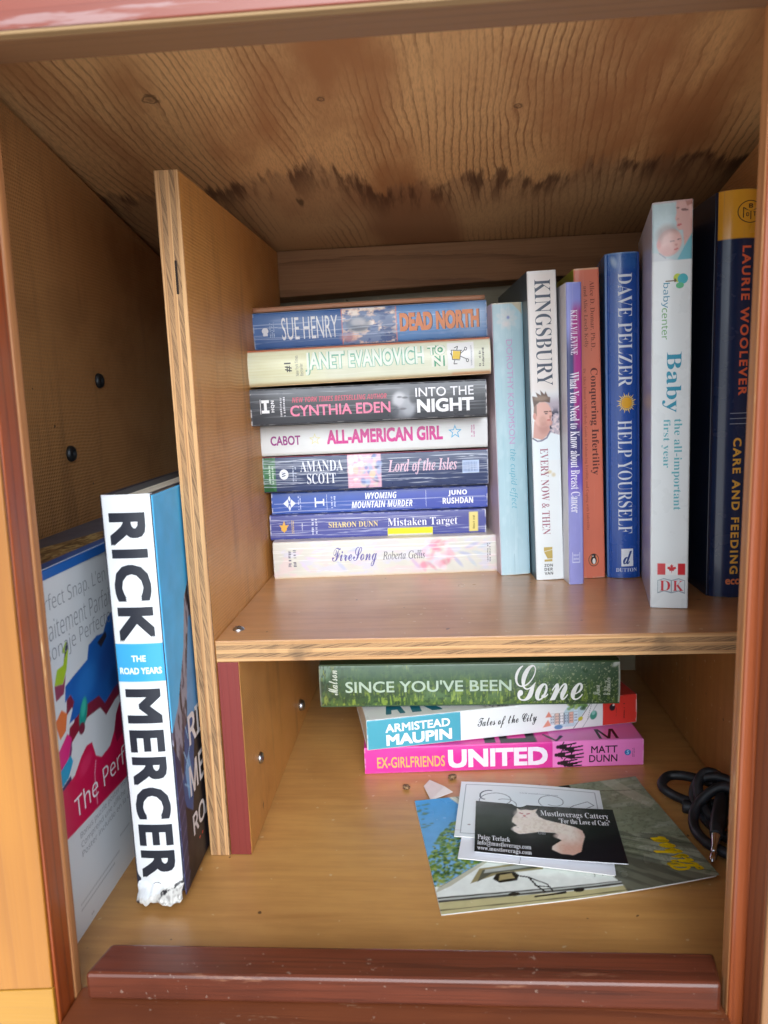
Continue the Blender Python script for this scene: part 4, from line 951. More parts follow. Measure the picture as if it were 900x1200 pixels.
# ---------------------------------------------------------------- the three books under the shelf
GL = 'books stacked under the shelf'
def a_pink(a):
    W, H = a.W, a.H
    a.rect(W * .675, W, 0, H, (236, 130, 200), 1, .1); a.mottle(.04, .05, 3)
    blk = (32, 22, 30)
    for i, (fx, fy, s) in enumerate(((.718, .80, 1), .0 or (.712, .50, 1), (.722, .18, 1), (.745, .70, .9), (.748, .42, .9), (.742, .10, .9))):
        cx, cy = W * fx, H * fy
        a.ell(cx - 5 * s, cy, 1.3 * s, 1.3 * s, blk); a.poly([(cx - 4 * s, cy + 1.6 * s), (cx + 1.5 * s, cy + 2.2 * s), (cx + 1.5 * s, cy - 2 * s), (cx - 4 * s, cy - 1.5 * s)], blk)
        a.line([(cx + 1, cy + 1.2), (cx + 8 * s, cy + 2.6 * s)], 1.1, blk); a.line([(cx + 1, cy - 1), (cx + 8 * s, cy - .6 * s)], 1.1, blk); a.line([(cx - 2, cy + 1), (cx - .5, cy + 3.6)], .8, blk); a.line([(cx - 2, cy - 1), (cx - .5, cy - 3)], .8, blk)
    a.worn(5, (246, 206, 228), .4, .5)
def a_tales(a):
    W, H = a.W, a.H
    a.rect(0, W * .337, 0, H, (70, 158, 178), 1, .1); a.rect(W * .868, W, 0, H, (222, 62, 52), 1, .1)
    x = lambda f: W * f
    a.poly([(x(.68), H * .12), (x(.75), H), (x(.79), H), (x(.80), H * .62), (x(.76), H * .1)], (190, 214, 222)); a.line([(x(.755), 0), (x(.835), H)], .6, (110, 116, 120)); a.line([(x(.79), 0), (x(.862), H)], .4, (150, 156, 160))
    for i in range(6):
        bx = x(.668 + .018 * i); c = [(206, 214, 220), (226, 196, 180), (236, 236, 236), (180, 200, 214), (230, 180, 160), (206, 226, 236)][i]
        a.rect(bx, bx + 3.2, H * .22, H * (.55 + .07 * (i % 3)), c, 1, .1); a.line([(bx, H * .22), (bx, H * .6), (bx + 3.2, H * .6), (bx + 3.2, H * .22)], .25, (60, 70, 84), .8)
        for j in range(3): a.rect(bx + .7, bx + 1.2, H * (.28 + .1 * j), H * (.33 + .1 * j), (60, 76, 96), .9, .08); a.rect(bx + 2, bx + 2.5, H * (.28 + .1 * j), H * (.33 + .1 * j), (60, 76, 96), .9, .08)
    a.poly([(x(.64), H * .16), (x(.66), H * .42), (x(.672), H * .2)], (226, 150, 130)); a.poly([(x(.65), H * .5), (x(.663), H * .7), (x(.675), H * .5)], (222, 140, 120))
    rs = np.random.RandomState(6)
    for i in range(40): a.ell(x(.735 + .075 * rs.rand()), H * (.66 + .32 * rs.rand()), 1.5, 1.2, [(120, 160, 80), (86, 132, 70), (160, 186, 100), (54, 84, 60)][i % 4], .8, 0, .3)
    a.ell(x(.70), H * .12, 3.2, 1.8, (70, 130, 180), .9); a.ell(x(.783), H * .34, 2.0, 1.6, (196, 190, 60), 1, 30); a.ell(x(.833), H * .42, 2.6, 3.6, (70, 150, 130), 1, -20); a.ell(x(.833), H * .5, 1.4, 1.8, (150, 206, 196), .9, -20); a.line([(x(.81), H * .3), (x(.83), H * .95)], .25, (90, 96, 100))
    a.ell(x(.905), H * .62, 2.3, 2.7, (40, 36, 44)); a.ell(x(.91), H * .7, .8, .8, (236, 236, 236), .9)
    a.mottle(.02, .05, 3); a.worn(7, (236, 232, 226), .6, .7)
def a_since(a):
    W, H = a.W, a.H
    n = fbm(a.X * .05, a.Y * .06, 4); n2 = fbm(a.X * .9, a.Y * .18, 14, 5); n3 = fbm(a.X * .4, a.Y * .5, 24, 5)
    t = sstep(0, H, a.Y)
    a.mix(sstep(.35, .65, n), (80, 108, 54)); a.mix(sstep(.5, .68, n2) * (1 - t), (132, 156, 62)); a.mix(sstep(.52, .7, n3) * .8, (44, 66, 42)); a.mix(t ** 2 * .6, (104, 138, 116)); a.mix(sstep(.55, .72, n) * t * .8, (128, 160, 134))
    a.mix((1 - sstep(0, W * .12, a.X)) * .75 * sstep(.4, .6, n2), (40, 48, 40)); a.mix(sstep(W * .8, W, a.X) * .65, (44, 66, 44)); a.mix(sstep(.6, .68, n2) * sstep(.5, .7, n) * .5, (160, 176, 80)); a.mix(sstep(.70, .74, fbm(a.X * 1.1, a.Y * 1.1, 77, 2)) * sstep(W * .6, W * .8, a.X) * .6, (176, 186, 150))
    a.rect(W - 1.2, W, 0, H, (186, 190, 180), .7, .5); a.ell(W - 2.5, H - 2, 3.2, 1.6, (206, 212, 206), .8, 40, .5); a.rect(0, 1, 0, H, (150, 150, 140), .5, .5)
b = lying('paperback', 'pink paperback at the bottom of the pile under the shelf, white title capitals', (-.0592, .5030, -.2702), (.1414, .5165, -.2702), .0200, (216, 52, 150), a_pink, D=.130, group=GL, bulge=.0004, r=.0009, cover_back=(206, 50, 140), cover_front=None, rough=.3, coat=.2)
b.text('title_lettering', 'EX-GIRLFRIENDS', .045, .288, .22, .64, (236, 180, 96), st='plain', off=.012)
b.text('title_lettering', 'UNITED', .300, .657, .14, .84, (238, 226, 240), st='plain', off=.040)
b.text('author_lettering', 'MATT', .812, .906, .53, .80, (52, 24, 44), st='plain', off=.012); b.text('author_lettering', 'DUNN', .805, .906, .18, .46, (52, 24, 44), st='plain', off=.012)
b.ink('publisher_emblem', [disc(.943, .52, .0115, .115)], (44, 120, 190)); b.text('emblem_letter', 's', .938, .948, .45, .60, (160, 206, 236), st='boldi', lift=.0002)
b.ticks(.958, .968, .34, .68, (150, 80, 126), 2, 1, 16)
def cover_grid(b, name, paint, base, Wm, along=0, a_len=None, th=.0005, rough=.3):
    """front cover of a lying book, seen from above: x along the spine, y away from it"""
    n1, n2 = int(b.L / .0008), int(b.D / .0010); U, Y = np.meshgrid(np.linspace(0, b.L, n1), np.linspace(b.r * .8, b.D, n2), indexing='ij')
    a = Art(U * 1e3, Y * 1e3, b.L * 1e3, b.D * 1e3, base); paint(a)
    o = grid_mesh(name, np.stack([U, Y, np.full_like(U, b.T)], -1), a.C, print_mat(rough, .2, .2), b.root, False)
    m = o.modifiers.new('thickness', 'SOLIDIFY'); m.thickness = th; m.offset = -1
    def f(u, v, lift): return np.stack([np.asarray(u) * b.L, np.asarray(v) * b.D, np.full(len(np.asarray(u)), b.T + lift)], 1)
    return o, f
def p_cov(a):
    a.rect(a.W * .675, a.W, 0, a.H, (236, 130, 200), 1, .2)
    blk = (30, 20, 30)
    a.rect(a.W * .435, a.W * .475, 2.5, 30, blk); a.rect(a.W * .49, a.W * .62, 1.5, 8, blk); a.rect(a.W * .585, a.W * .62, 1.5, 40, blk); a.rect(a.W * .49, a.W * .52, 6, 40, blk); a.line([(a.W * .655, 12), (a.W * .69, 2), (a.W * .715, 9)], 2.2, blk)
o, f = cover_grid(b, 'front_cover', p_cov, (226, 66, 160), 0)
write('title_lettering', 'M', f, .845, .915, .02, .14, (30, 20, 30), o, st='sans', off=.01)

b = lying('paperback', 'white paperback with a teal block and a red end on its spine', (-.0562, .4988, -.2499), (.1427, .5414, -.2490), .0225, (232, 234, 234), a_tales, D=.128, group=GL, bulge=.0004, r=.0009, cover_back=(226, 226, 226), cover_front=None, rough=.3, coat=.2)
b.text('author_lettering', 'ARMISTEAD', .066, .298, .55, .83, (238, 242, 244), st='plain', off=.026, arc=.02); b.text('author_lettering', 'MAUPIN', .068, .304, .10, .48, (238, 242, 244), st='plain', off=.036, arc=.02)
b.text('title_lettering', 'Tales of the City', .398, .618, .30, .72, (34, 34, 38), st='script', off=.004)
b.ticks(.946, .955, .2, .8, (120, 30, 30), 1, 1, 17); b.ticks(.917, .923, .3, .62, (150, 40, 40), 1, 1, 18)
def t_cov(a):
    a.rect(a.W * .868, a.W, 0, a.H, (214, 58, 50), 1, .2); a.rect(a.W * .42, a.W * .6, 3, 12, (196, 196, 190), .6, 2)
    n = fbm(a.X * .5, a.Y * .5, 3, 4); a.mix(sstep(.5, .6, n) * sstep(a.W * .42, a.W * .45, a.X) * sstep(-a.W * .62, -a.W * .6, -a.X) * sstep(2, 3, a.Y), (80, 84, 84))
o, f = cover_grid(b, 'front_cover', t_cov, (228, 230, 230), 0)
write('title_lettering', 'A', f, .075, .145, .055, .30, (34, 110, 128), o, st='bold', off=.02); write('title_lettering', 'R', f, .17, .28, .055, .30, (34, 110, 128), o, st='bold', off=.02)

b = lying('hardcover_book', 'green grassy hardcover with a large white script word on its spine', (-.0919, .5180, -.2258), (.1257, .5220, -.2262), .0328, (58, 84, 48), a_since, D=.148, group=GL, bulge=.0016, r=.0016, hard=True, cover_back=(60, 84, 50), cover_front=(60, 84, 50), rough=.3, coat=.3)
b.text('title_lettering', "SINCE YOU'VE BEEN", .088, .643, .35, .62, (190, 210, 190), st='plain', off=.012)
b.text('title_lettering', 'Gone', .655, .878, .10, .93, (238, 240, 238), st='script')
b.text('author_lettering', 'Matson', .030, .062, .30, .88, (214, 222, 206), st='script', rot=1, off=.005)
b.text('publisher_lettering', 'Simon\n& Schuster', .912, .968, .22, .62, (206, 214, 200), st='script', rot=1)

# ---------------------------------------------------------------- left compartment
def a_rick(a):
    W, H = a.W, a.H
    a.mottle(.02, .04, 3); a.rect(0, W, H * (1 - .437), H * (1 - .345), (62, 160, 212), 1, .15)
    n = fbm(a.X * .35, a.Y * .3, 9, 4); edge = 3.5 + 10 * sstep(.35, .95, a.X / W) + (n - .5) * 6
    d = edge - a.Y
    a.mix(sstep(-.2, .5, d), (206, 204, 198)); a.mix(sstep(1.0, 1.6, d) * sstep(-5.0, -4.0, -d) * sstep(.40, .48, fbm(a.X * .16 + 4, a.Y * .3, 19)), (40, 38, 42)); a.mix(sstep(5, 6, d) * sstep(.5, .62, fbm(a.X * .8, a.Y * .8, 29)) * .6, (120, 116, 112))
    a.rect(0, W, H - 1.0, H, (206, 208, 212), .6, .5)
b = upright('hardcover_book', 'white hardcover with huge black capitals and a torn lower spine end', (-.1710, .3618), (-.1446, .3626), -.0010, .2262, .0264, (216, 219, 221), a_rick, D=.158, z=0, group=None, bulge=.0012, r=.0014, hard=True, cover_back=(44, 48, 60), cover_front=(40, 44, 56), rough=.32, coat=.2, pages=(222, 214, 196), crush=True)
blk = (36, 40, 50)
b.text('author_lettering', 'RICK', .041, .340, .14, .86, blk, st='plain', off=.034, spacing=1.12)
b.text('author_lettering', 'MERCER', .454, .932, .14, .86, blk, st='plain', off=.034, spacing=1.12)
b.text('title_lettering', 'THE', .373, .388, .34, .63, (226, 236, 240), st='plain', off=.03, rot=1); b.text('title_lettering', 'ROAD YEARS', .402, .418, .08, .92, (226, 236, 240), st='plain', off=.03, rot=1)
b.ink('publisher_emblem', ringp(.956, .44, .0125, .105, .9), (60, 60, 66)); b.text('emblem_letter', 'Y', .949, .962, .40, .48, (50, 50, 56), st='serifb', rot=1)
n1, n2 = 260, 190
U, Y = np.meshgrid(np.linspace(.001, b.L - .004, n1), np.linspace(.0012, b.D, n2), indexing='ij')
a = Art(Y * 1e3, (b.L - U) * 1e3, b.D * 1e3, b.L * 1e3, (84, 184, 236)); H = a.H
a.mottle(.05, .02, 3); a.rect(0, 200, H * .75, H, (70, 172, 232), .6, 30); a.rect(0, 200, 0, H * .5, (130, 196, 232), .4, 30)
n = fbm(a.X * .16, a.Y * .10, 5, 5)
a.poly([(60, H * .80), (38, H * .72), (30, H * .60), (14, H * .48), (0, H * .43), (0, 0), (160, 0), (160, H * .9)], (150, 150, 166))
a.mix(sstep(.5, .62, fbm(a.X * .28, a.Y * .10, 15, 4)) * (a.C[..., 2] < .5), (92, 84, 100))
a.mix(sstep(.56, .66, fbm(a.X * .32 + 5, a.Y * .08, 25, 4)) * (a.C[..., 2] < .45), (60, 48, 48))
a.poly([(42, H * .66), (34, H * .56), (26, H * .42), (22, H * .36), (30, H * .2), (160, H * .2), (160, H * .66)], (96, 150, 200))
a.poly([(30, H * .42), (20, H * .40), (14, H * .30), (8, H * .28), (20, H * .14), (60, H * .10), (60, H * .40)], (52, 84, 140)); a.poly([(24, H * .34), (16, H * .30), (19, H * .22), (28, H * .26)], (110, 164, 214))
a.poly([(0, H * .40), (10, H * .34), (12, H * .22), (8, 0), (0, 0)], (58, 60, 92)); a.poly([(8, 0), (12, H * .22), (24, H * .18), (40, H * .42), (160, H * .42), (160, 0)], (30, 28, 34))
for i in range(7): a.line([(0, 6 + 9 * i), (10, 12 + 9 * i)], 1.6, (110, 110, 150), .5)
for i, (p, q_) in enumerate((((16, 80), (24, 66)), ((18, 70), (26, 78)), ((14, 62), (22, 56)), ((22, 92), (25, 84)))): a.line([p, q_], 1.2, (150, 196, 230), .7)
a.mottle(.12, .12, 8)
P = np.stack([U - b.L, Y, np.full_like(U, b.T + .0004)], -1)
fc = grid_mesh('jacket_front', P, a.C, print_mat(.5, 0, .2), b.root, False); mo = fc.modifiers.new('thickness', 'SOLIDIFY'); mo.thickness = .0004; mo.offset = -1
def jf(p, h, lift): return np.stack([-np.asarray(h) * b.L, np.asarray(p) * b.D, np.full(len(np.asarray(p)), b.T + .0004 + lift)], 1)
for t, p0, p1, y0, y1 in (('RICK', .165, .50, .345, .425), ('MERCER', .135, .62, .220, .300), ('ROAD YEARS', .135, .80, .115, .170)):
    write('title_lettering', t, jf, p0, p1, y0, y1, (226, 226, 230), fc, st='sans', off=.02)
write('subtitle_lettering', '..', jf, .19, .24, .083, .090, (200, 60, 50), fc, st='bold')
# headband and a slip of paper sticking out of the top
box('jacket_flap', -.0006 - .0, .0010, .010, .075, .0030, .0036, plain((196, 204, 206), .5), b.root, 0)

FX, FY0 = -.1905, .3185
pb = thing('puzzle_box', 'white jigsaw box printed with blue and pink puzzle pieces against the left wall', 'puzzle box', (FX, FY0, 0))
BW, BH, BT = .245, .1945, .0448
box('carton', -BT, -.0006, .0002, BW - .0002, .0002, BH - .0006, plain((214, 218, 222), .5), pb, .0008)
n1, n2 = 430, 340
Yg, Zg = np.meshgrid(np.linspace(0, BW, n1), np.linspace(0, BH, n2), indexing='ij')
a = Art(Yg * 1e3, Zg * 1e3, BW * 1e3, BH * 1e3, (222, 226, 230))
T = lambda pts: [(y - FY0 * 1e3, z) for y, z in pts]
a.mix(sstep(0, 90, a.X) * .25, (196, 208, 220))
for k, c in ((0, (130, 40, 62)), (1, (34, 98, 180))):
    dz = -7 + 7 * k
    a.poly(T([(355, 134 + dz), (371, 137 + dz), (374, 144 + dz), (384, 146 + dz), (392, 145 + dz), (399, 152 + dz), (412, 156 + dz), (430, 150 + dz), (440, 120 + dz), (420, 112 + dz), (399, 110 + dz), (386, 106 + dz), (380, 113 + dz), (366, 114 + dz), (352, 112 + dz), (346, 112 + dz), (353, 121 + dz), (350, 126 + dz), (344, 124 + dz), (346, 132 + dz)]), c)
a.ell(398 - FY0 * 1e3, 132, 16, 9, (36, 74, 150), .7, 30, .5); a.ell(368 - FY0 * 1e3, 126, 12, 8, (46, 124, 206), .7, 20, .5); a.ell(404 - FY0 * 1e3, 116, 10, 7, (24, 52, 110), .6, 20, .5); a.poly(T([(342, 100), (366, 108), (366, 112), (346, 110)]), (140, 30, 52))
a.poly(T([(336, 136), (340, 143), (346, 143), (349, 148), (346, 150), (351, 154), (353, 150), (349, 140), (344, 134)]), (170, 200, 40)); a.poly(T([(336, 136), (344, 134), (348, 138), (344, 129), (336, 128)]), (150, 60, 90)); a.poly(T([(347, 145), (353, 151), (352, 154), (349, 149)]), (60, 50, 90))
a.poly(T([(384, 142), (395, 145), (396, 142), (388, 138)]), (50, 44, 52))
a.ell(361 - FY0 * 1e3, 111, 4.2, 8, (30, 150, 140), 1, -28, .15); a.ell(362 - FY0 * 1e3, 114, 2.4, 5, (70, 196, 176), .8, -28, .4); a.ell(358 - FY0 * 1e3, 104, 3.4, 3, (120, 40, 62), 1)
a.poly(T([(333, 118), (340, 122), (345, 118), (342, 110), (336, 108)]), (230, 120, 60)); a.poly(T([(332, 102), (343, 108), (347, 104), (341, 94), (333, 92)]), (226, 40, 130)); a.poly(T([(341, 94), (347, 104), (346, 98), (341, 90)]), (130, 40, 110)); a.poly(T([(331, 92), (344, 96), (346, 92), (340, 86), (332, 84)]), (40, 160, 206)); a.poly(T([(333, 84), (342, 86), (343, 82), (333, 78)]), (60, 50, 100))
a.poly(T([(318, 58), (337, 56.2), (402, 52.3), (470, 48), (563, 44), (563, 120), (440, 98), (420, 100), (404, 99), (398, 94), (394, 86), (387, 80), (376, 79), (369.8, 83), (367, 92), (361, 93), (354, 90), (346, 84), (318, 80)]), (206, 24, 78))
a.poly(T([(404, 99), (398, 94), (394, 86), (396, 78), (404, 80), (440, 92)]), (150, 20, 60)); a.line(T([(366, 57), (366.5, 74), (369, 80)]), 1.0, (236, 170, 196), .8); a.ell(358 - FY0 * 1e3, 84, 7, 4, (226, 60, 110), .6, 20, .5); a.ell(395 - FY0 * 1e3, 62, 26, 8, (176, 16, 62), .5, 0, .6)
a.rect(0, 250, 0, 52 - .001, (218, 222, 226), .0)
for z, x0, x1 in ((15.5, 20, 66), (12.5, 20, 60), (23, 70, 82), (3, 29.5, 31.5)):                # fine print
    for k in np.arange(x0, x1, 1.7): a.rect(k, k + 1.1, z, z + 1.1, (150, 156, 164), .8, .15)
a.mottle(.02, .05, 4); a.worn(6, (190, 192, 196), .4, .4)
pf = grid_mesh('printed_face', np.stack([np.full_like(Yg, 0.0), Yg, Zg], -1), a.C, print_mat(.34, .25, .2), pb, False)
def ps(y, z, lift): return np.stack([np.full(len(np.asarray(y)), lift), np.asarray(y), np.asarray(z)], 1)
gr = (140, 146, 156)
Yr = lambda v: v / 1e3 - FY0
for t, y0, y1, z0, z1 in (("Perfect Snap. L'en", 324, 401, .1710, .1816), ("aitement Parfait", 336, 407, .1585, .1690), ("sonaje Perfecto", 332, 402.5, .1462, .1572)):
    write('slogan_lettering', t, ps, Yr(y0), Yr(y1), z0, z1, gr, pf, st='sans', off=-.012)
write('title_lettering', 'The Perfect', ps, Yr(342.5), Yr(425), .0615, .0728, (240, 236, 240), pf, st='sans')
for i, t in enumerate(('Bonus puzzle poster inside', 'Comprend une affiche', 'Poster incluido en la caja')):
    write('note_lettering', t, ps, Yr(345), Yr((408, 400, 412)[i]), .0482 - .0052 * i, .0526 - .0052 * i, (140, 146, 154), pf, st='sans', off=-.004)
# printed top side of the box
Xg, Yg = np.meshgrid(np.linspace(-BT, 0, 70), np.linspace(0, BW, 300), indexing='ij')
a = Art(Yg * 1e3, (Xg + BT) * 1e3, BW * 1e3, BT * 1e3, (92, 102, 122))
n = fbm(a.X * .12, a.Y * .35, 3, 5)
tri = sstep(0, 1.5, a.Y - (12 + (a.X - 60) * .22)); a.mix(tri, (150, 126, 84)); a.mix(tri * sstep(.5, .6, n), (196, 176, 120)); a.mix(tri * sstep(.55, .65, fbm(a.X * .2, a.Y * .5, 33)), (96, 72, 50))
a.rect(0, 250, BT * 1e3 - 7, BT * 1e3, (34, 96, 178), 1, .3); a.rect(0, 250, BT * 1e3 - 1.2, BT * 1e3, (80, 140, 206), .8, .3)
grid_mesh('printed_top', np.stack([Xg, Yg, np.full_like(Xg, BH)], -1), a.C, print_mat(.4, .1, .2), pb, False)
box('lid_lip', -.0006, .0008, .0005, BW - .0005, BH - .0052, BH - .0004, plain((38, 100, 182), .4), pb, .0003)

# ---------------------------------------------------------------- loose cards, cable and crumbs on the cabinet floor
def card(name, label, cat, p00, p10, p01, base, art, zf, th=.0004, res=.0005, rough=.3, coat=.3, group='loose cards on the cabinet floor', back=(226, 224, 218)):
    """p00 near left, p10 near right, p01 far left, as seen by the reader; zf(s,t) is its height"""
    p00, p10, p01 = V3(*p00, 0), V3(*p10, 0), V3(*p01, 0); ex, ey = p10 - p00, p01 - p00
    W, H = np.linalg.norm(ex), np.linalg.norm(ey)
    root = thing(name, label, cat, tuple(p00 + V3(0, 0, 0)), None, group)
    s, t = np.meshgrid(np.linspace(0, 1, int(W / res) + 2), np.linspace(0, 1, int(H / res) + 2), indexing='ij')
    def sf(a, b, lift):
        a, b = np.asarray(a), np.asarray(b)
        P = a[..., None] * ex + b[..., None] * ey; P[..., 2] += zf(a, b) + lift; return P
    A = Art(s * W * 1e3, t * H * 1e3, W * 1e3, H * 1e3, base); art(A)
    o = grid_mesh('printed_face', sf(s, t, 0), A.C, print_mat(rough, coat, .1), root)
    o2 = grid_mesh('card_back', sf(s[::4, ::4], t[::4, ::4], -.00025), np.ones(s[::4, ::4].shape + (3,)) * lin(back), print_mat(.5, 0, .1), root); m = o2.modifiers.new('thickness', 'SOLIDIFY'); m.thickness = th; m.offset = -1 if True else 1
    return root, o, sf

def a_lis(a):
    W, H = a.W, a.H; x = lambda s: s * W; y = lambda t: t * H
    n = fbm(a.X * .12, a.Y * .12, 3, 5); nf = fbm(a.X * .5, a.Y * .5, 13, 4)
    a.mix(sstep(.35, .7, n) * .6, (120, 128, 104)); a.mix(sstep(.5, .66, fbm(a.X * .06, a.Y * .2, 23)) * .6, (160, 168, 150)); a.mix(sstep(.56, .68, nf) * .4, (84, 92, 74))
    for i in range(9):
        k = i / 8; a.line([(x(.52), y(.66 - .02 * i)), (x(1.02), y(.30 - .34 * k))], .6 + .5 * (i % 3), (64, 68, 56) if i % 2 else (150, 152, 134), .6)
    a.poly([(x(.44), y(.58)), (x(1), y(-.02)), (x(.5), y(-.02))], (110, 112, 96)); a.mix(sstep(.45, .6, fbm((a.X + a.Y) * .25, (a.X - a.Y) * .03, 5)) * (a.X * .6 / W + a.Y / H < .95) * (a.X > x(.5)) * .6, (70, 72, 62))
    a.poly([(x(.83), H), (x(.90), H), (x(1), y(.72)), (x(.96), y(.66))], (176, 176, 156), .55); a.line([(x(.70), y(.93)), (x(.98), y(.86))], .7, (78, 74, 54), .8)
    # pale facade at the bottom
    a.poly([(0, 0), (0, y(.20)), (x(.06), y(.27)), (x(.28), y(.46)), (x(.55), y(.52)), (x(.66), y(.05)), (x(.63), 0)], (230, 236, 230)); a.poly([(x(.0), y(.16)), (x(.02), y(.22)), (x(.28), y(.47)), (x(.32), y(.46)), (x(.06), y(.20))], (190, 190, 170)); a.line([(x(.02), y(.20)), (x(.30), y(.46))], .5, (130, 130, 112), .8)
    a.poly([(0, 0), (x(.66), 0), (x(.66), y(.045)), (0, y(.09))], (196, 188, 140)); a.poly([(0, y(.085)), (x(.66), y(.055)), (x(.66), y(.085)), (0, y(.125))], (72, 72, 66)); a.poly([(0, y(.10)), (x(.66), y(.07)), (x(.66), y(.08)), (0, y(.112))], (190, 196, 190)); a.line([(0, y(.03)), (x(.66), y(.012))], .8, (90, 84, 60), .8)
    a.poly([(x(.13), y(.20)), (x(.18), y(.31)), (x(.44), y(.33)), (x(.41), y(.25)), (x(.24), y(.25))], (150, 140, 100)); a.poly([(x(.155), y(.205)), (x(.19), y(.295)), (x(.42), y(.315)), (x(.39), y(.265)), (x(.22), y(.26))], (92, 92, 78)); a.poly([(x(.19), y(.27)), (x(.20), y(.295)), (x(.40), y(.312)), (x(.385), y(.28))], (190, 196, 190), .8)
    a.poly([(x(.56), y(.30)), (x(.60), y(.36)), (x(.72), y(.36)), (x(.70), y(.30))], (60, 56, 44))
    for i in range(4): a.line([(x(.58 + .03 * i), y(.14)), (x(.60 + .035 * i), y(.26))], .5, (120, 120, 104), .8)
    # wall lamp
    a.poly([(x(.215), y(.215)), (x(.235), y(.255)), (x(.30), y(.26)), (x(.315), y(.225)), (x(.30), y(.185)), (x(.235), y(.18))], (40, 38, 30)); a.poly([(x(.235), y(.20)), (x(.245), y(.24)), (x(.29), y(.245)), (x(.295), y(.205))], (170, 156, 110))
    a.line([(x(.31), y(.22)), (x(.345), y(.20)), (x(.36), y(.13)), (x(.38), y(.08))], 1.1, (30, 30, 30)); a.line([(x(.345), y(.20)), (x(.40), y(.13)), (x(.41), y(.07))], .8, (30, 30, 30)); a.line([(x(.355), y(.13)), (x(.40), y(.11))], .8, (30, 30, 30)); a.line([(x(.34), y(.05)), (x(.45), y(.055))], 1.4, (40, 40, 38)); a.ell(x(.27), y(.085), 3.4, 1.6, (50, 48, 40)); a.ell(x(.50), y(.06), 3, 1.8, (40, 40, 36))
    # sky, roofs, tree
    a.poly([(0, H), (x(.18), H), (x(.30), y(.70)), (x(.28), y(.44)), (x(.04), y(.22)), (0, y(.21))], (70, 146, 206)); sk = (a.C[..., 2] > .45) & (a.C[..., 0] < .12)
    a.mix(sk * sstep(0, H, H - a.Y) * .7, (156, 200, 230))
    a.poly([(x(.15), H), (x(.40), H), (x(.44), y(.80)), (x(.30), y(.68))], (196, 194, 178))
    for i in range(5): a.line([(x(.16 + .022 * i), H), (x(.30 + .02 * i), y(.69 + .025 * i))], .7, (110, 104, 90) if i % 2 else (220, 220, 208), .8)
    rs = np.random.RandomState(2)
    for i in range(1300):
        s_, t_ = rs.rand() * .29, .20 + rs.rand() * .56
        if t_ < .22 + s_ * .85 - .02 or (s_ < .06 and t_ > .55 + rs.rand() * .3) or t_ > .45 + .32 * math.sin(min(1, s_ / .24) * 2.2): continue
        a.ell(x(s_), y(t_), .6 + 1.1 * rs.rand(), .5 + .9 * rs.rand(), [(70, 108, 40), (116, 146, 54), (150, 166, 70), (46, 78, 34), (96, 128, 60)][i % 5], .8, rs.rand() * 180, .5)
    for i in range(16): a.ell(x(.005 + .05 * rs.rand()), y(.72 + .24 * rs.rand()), 1 + rs.rand(), .8, (80, 110, 70), .7, 0, .6)
    a.poly([(x(.52), H), (x(.66), H), (x(.68), y(.95)), (x(.56), y(.90))], (196, 180, 130)); a.poly([(x(.55), y(.985)), (x(.63), y(.99)), (x(.63), y(.95)), (x(.57), y(.94))], (60, 84, 74)); a.poly([(x(.64), H), (x(.69), H), (x(.70), y(.92)), (x(.67), y(.94))], (46, 40, 32))
    a.mottle(.1, .25, 31)
r, o, sf = card('postcard', 'large glossy street postcard with blue sky lying under the other cards', 'postcard', (-.0051, .3557), (.1470, .3845), (-.0222, .4647), (138, 146, 122), a_lis,
     lambda s, t: .0006 + .0046 * np.clip((s - .35) / .65, 0, 1) ** 2 * (1 - .55 * t) + .0014 * np.clip((t - .8) / .2, 0, 1) ** 2, th=.0005, res=.0006, rough=.24, coat=.4)
def lis(u, v, lift): return sf(u, v, lift)
for off, c, lf in ((.022, (240, 204, 20), .0003),):
    k = 0
    t, fs = text_verts('Lisboa', 'script', off, 1.0, 1.0)
    uv = np.stack([.968 + k - t[:, 1] * .10, .06 - k + t[:, 0] * .32 ], 1)
    uv[:, 0] -= 0.05 * t[:, 0]
    lay('title_lettering', uv, fs, lis, plain(c, .3), o, lf)

def a_w(a):
    W, H = a.W, a.H
    a.mottle(.02, .05, 3)
    for w_, m_, c in ((.35, 3.6, (70, 84, 100)),): a.line([(m_, m_), (W - m_, m_), (W - m_, H - m_), (m_, H - m_), (m_, m_)], w_, c, .9)
    a.rect(W * .3, W * .9, H * .3, H * .9, (196, 220, 232), .25, 10)
    sp = lambda cx, cy, rx, ry, a0, a1: [(cx + rx * (1 - .5 * k / 22) * math.cos(a0 + (a1 - a0) * k / 22), cy + ry * (1 - .5 * k / 22) * math.sin(a0 + (a1 - a0) * k / 22)) for k in range(23)]
    dk = (40, 60, 80)
    a.line(sp(W * .28, H * .66, 13, 11, 3.6, -1.0), .55, dk); a.line(sp(W * .20, H * .72, 7, 8, 1.2, 4.2), 1.0, dk); a.line(sp(W * .34, H * .56, 9, 9, 2.2, -1.2), .5, dk)
    a.line(sp(W * .66, H * .70, 10, 9, 4.4, -2.2), .5, dk); a.line([(W * .70, H * .5), (W * .80, H * .66), (W * .90, H * .76), (W * .94, H * .70), (W * .86, H * .6), (W * .74, H * .52)], .5, dk)
    a.line([(m_, H * .1) for m_ in (0, 4)], .5, (180, 150, 160), .5); a.ell(W * .09, H * .2, .9, .7, (110, 70, 80), .8)
r, o, sw = card('greeting_card', 'white card with a thin border and looping dark flourishes, under the black card', 'card', (.0032, .4210), (.0945, .4090), (.0097, .4846), (224, 230, 234), a_w, lambda s, t: .0042 + .001 * np.sin(s * 3.1) + .0008 * t, rough=.34)
write('address_lettering', 'www.mustloverags.com', sw, .43, .70, .80, .84, (110, 126, 140), o, st='ital')
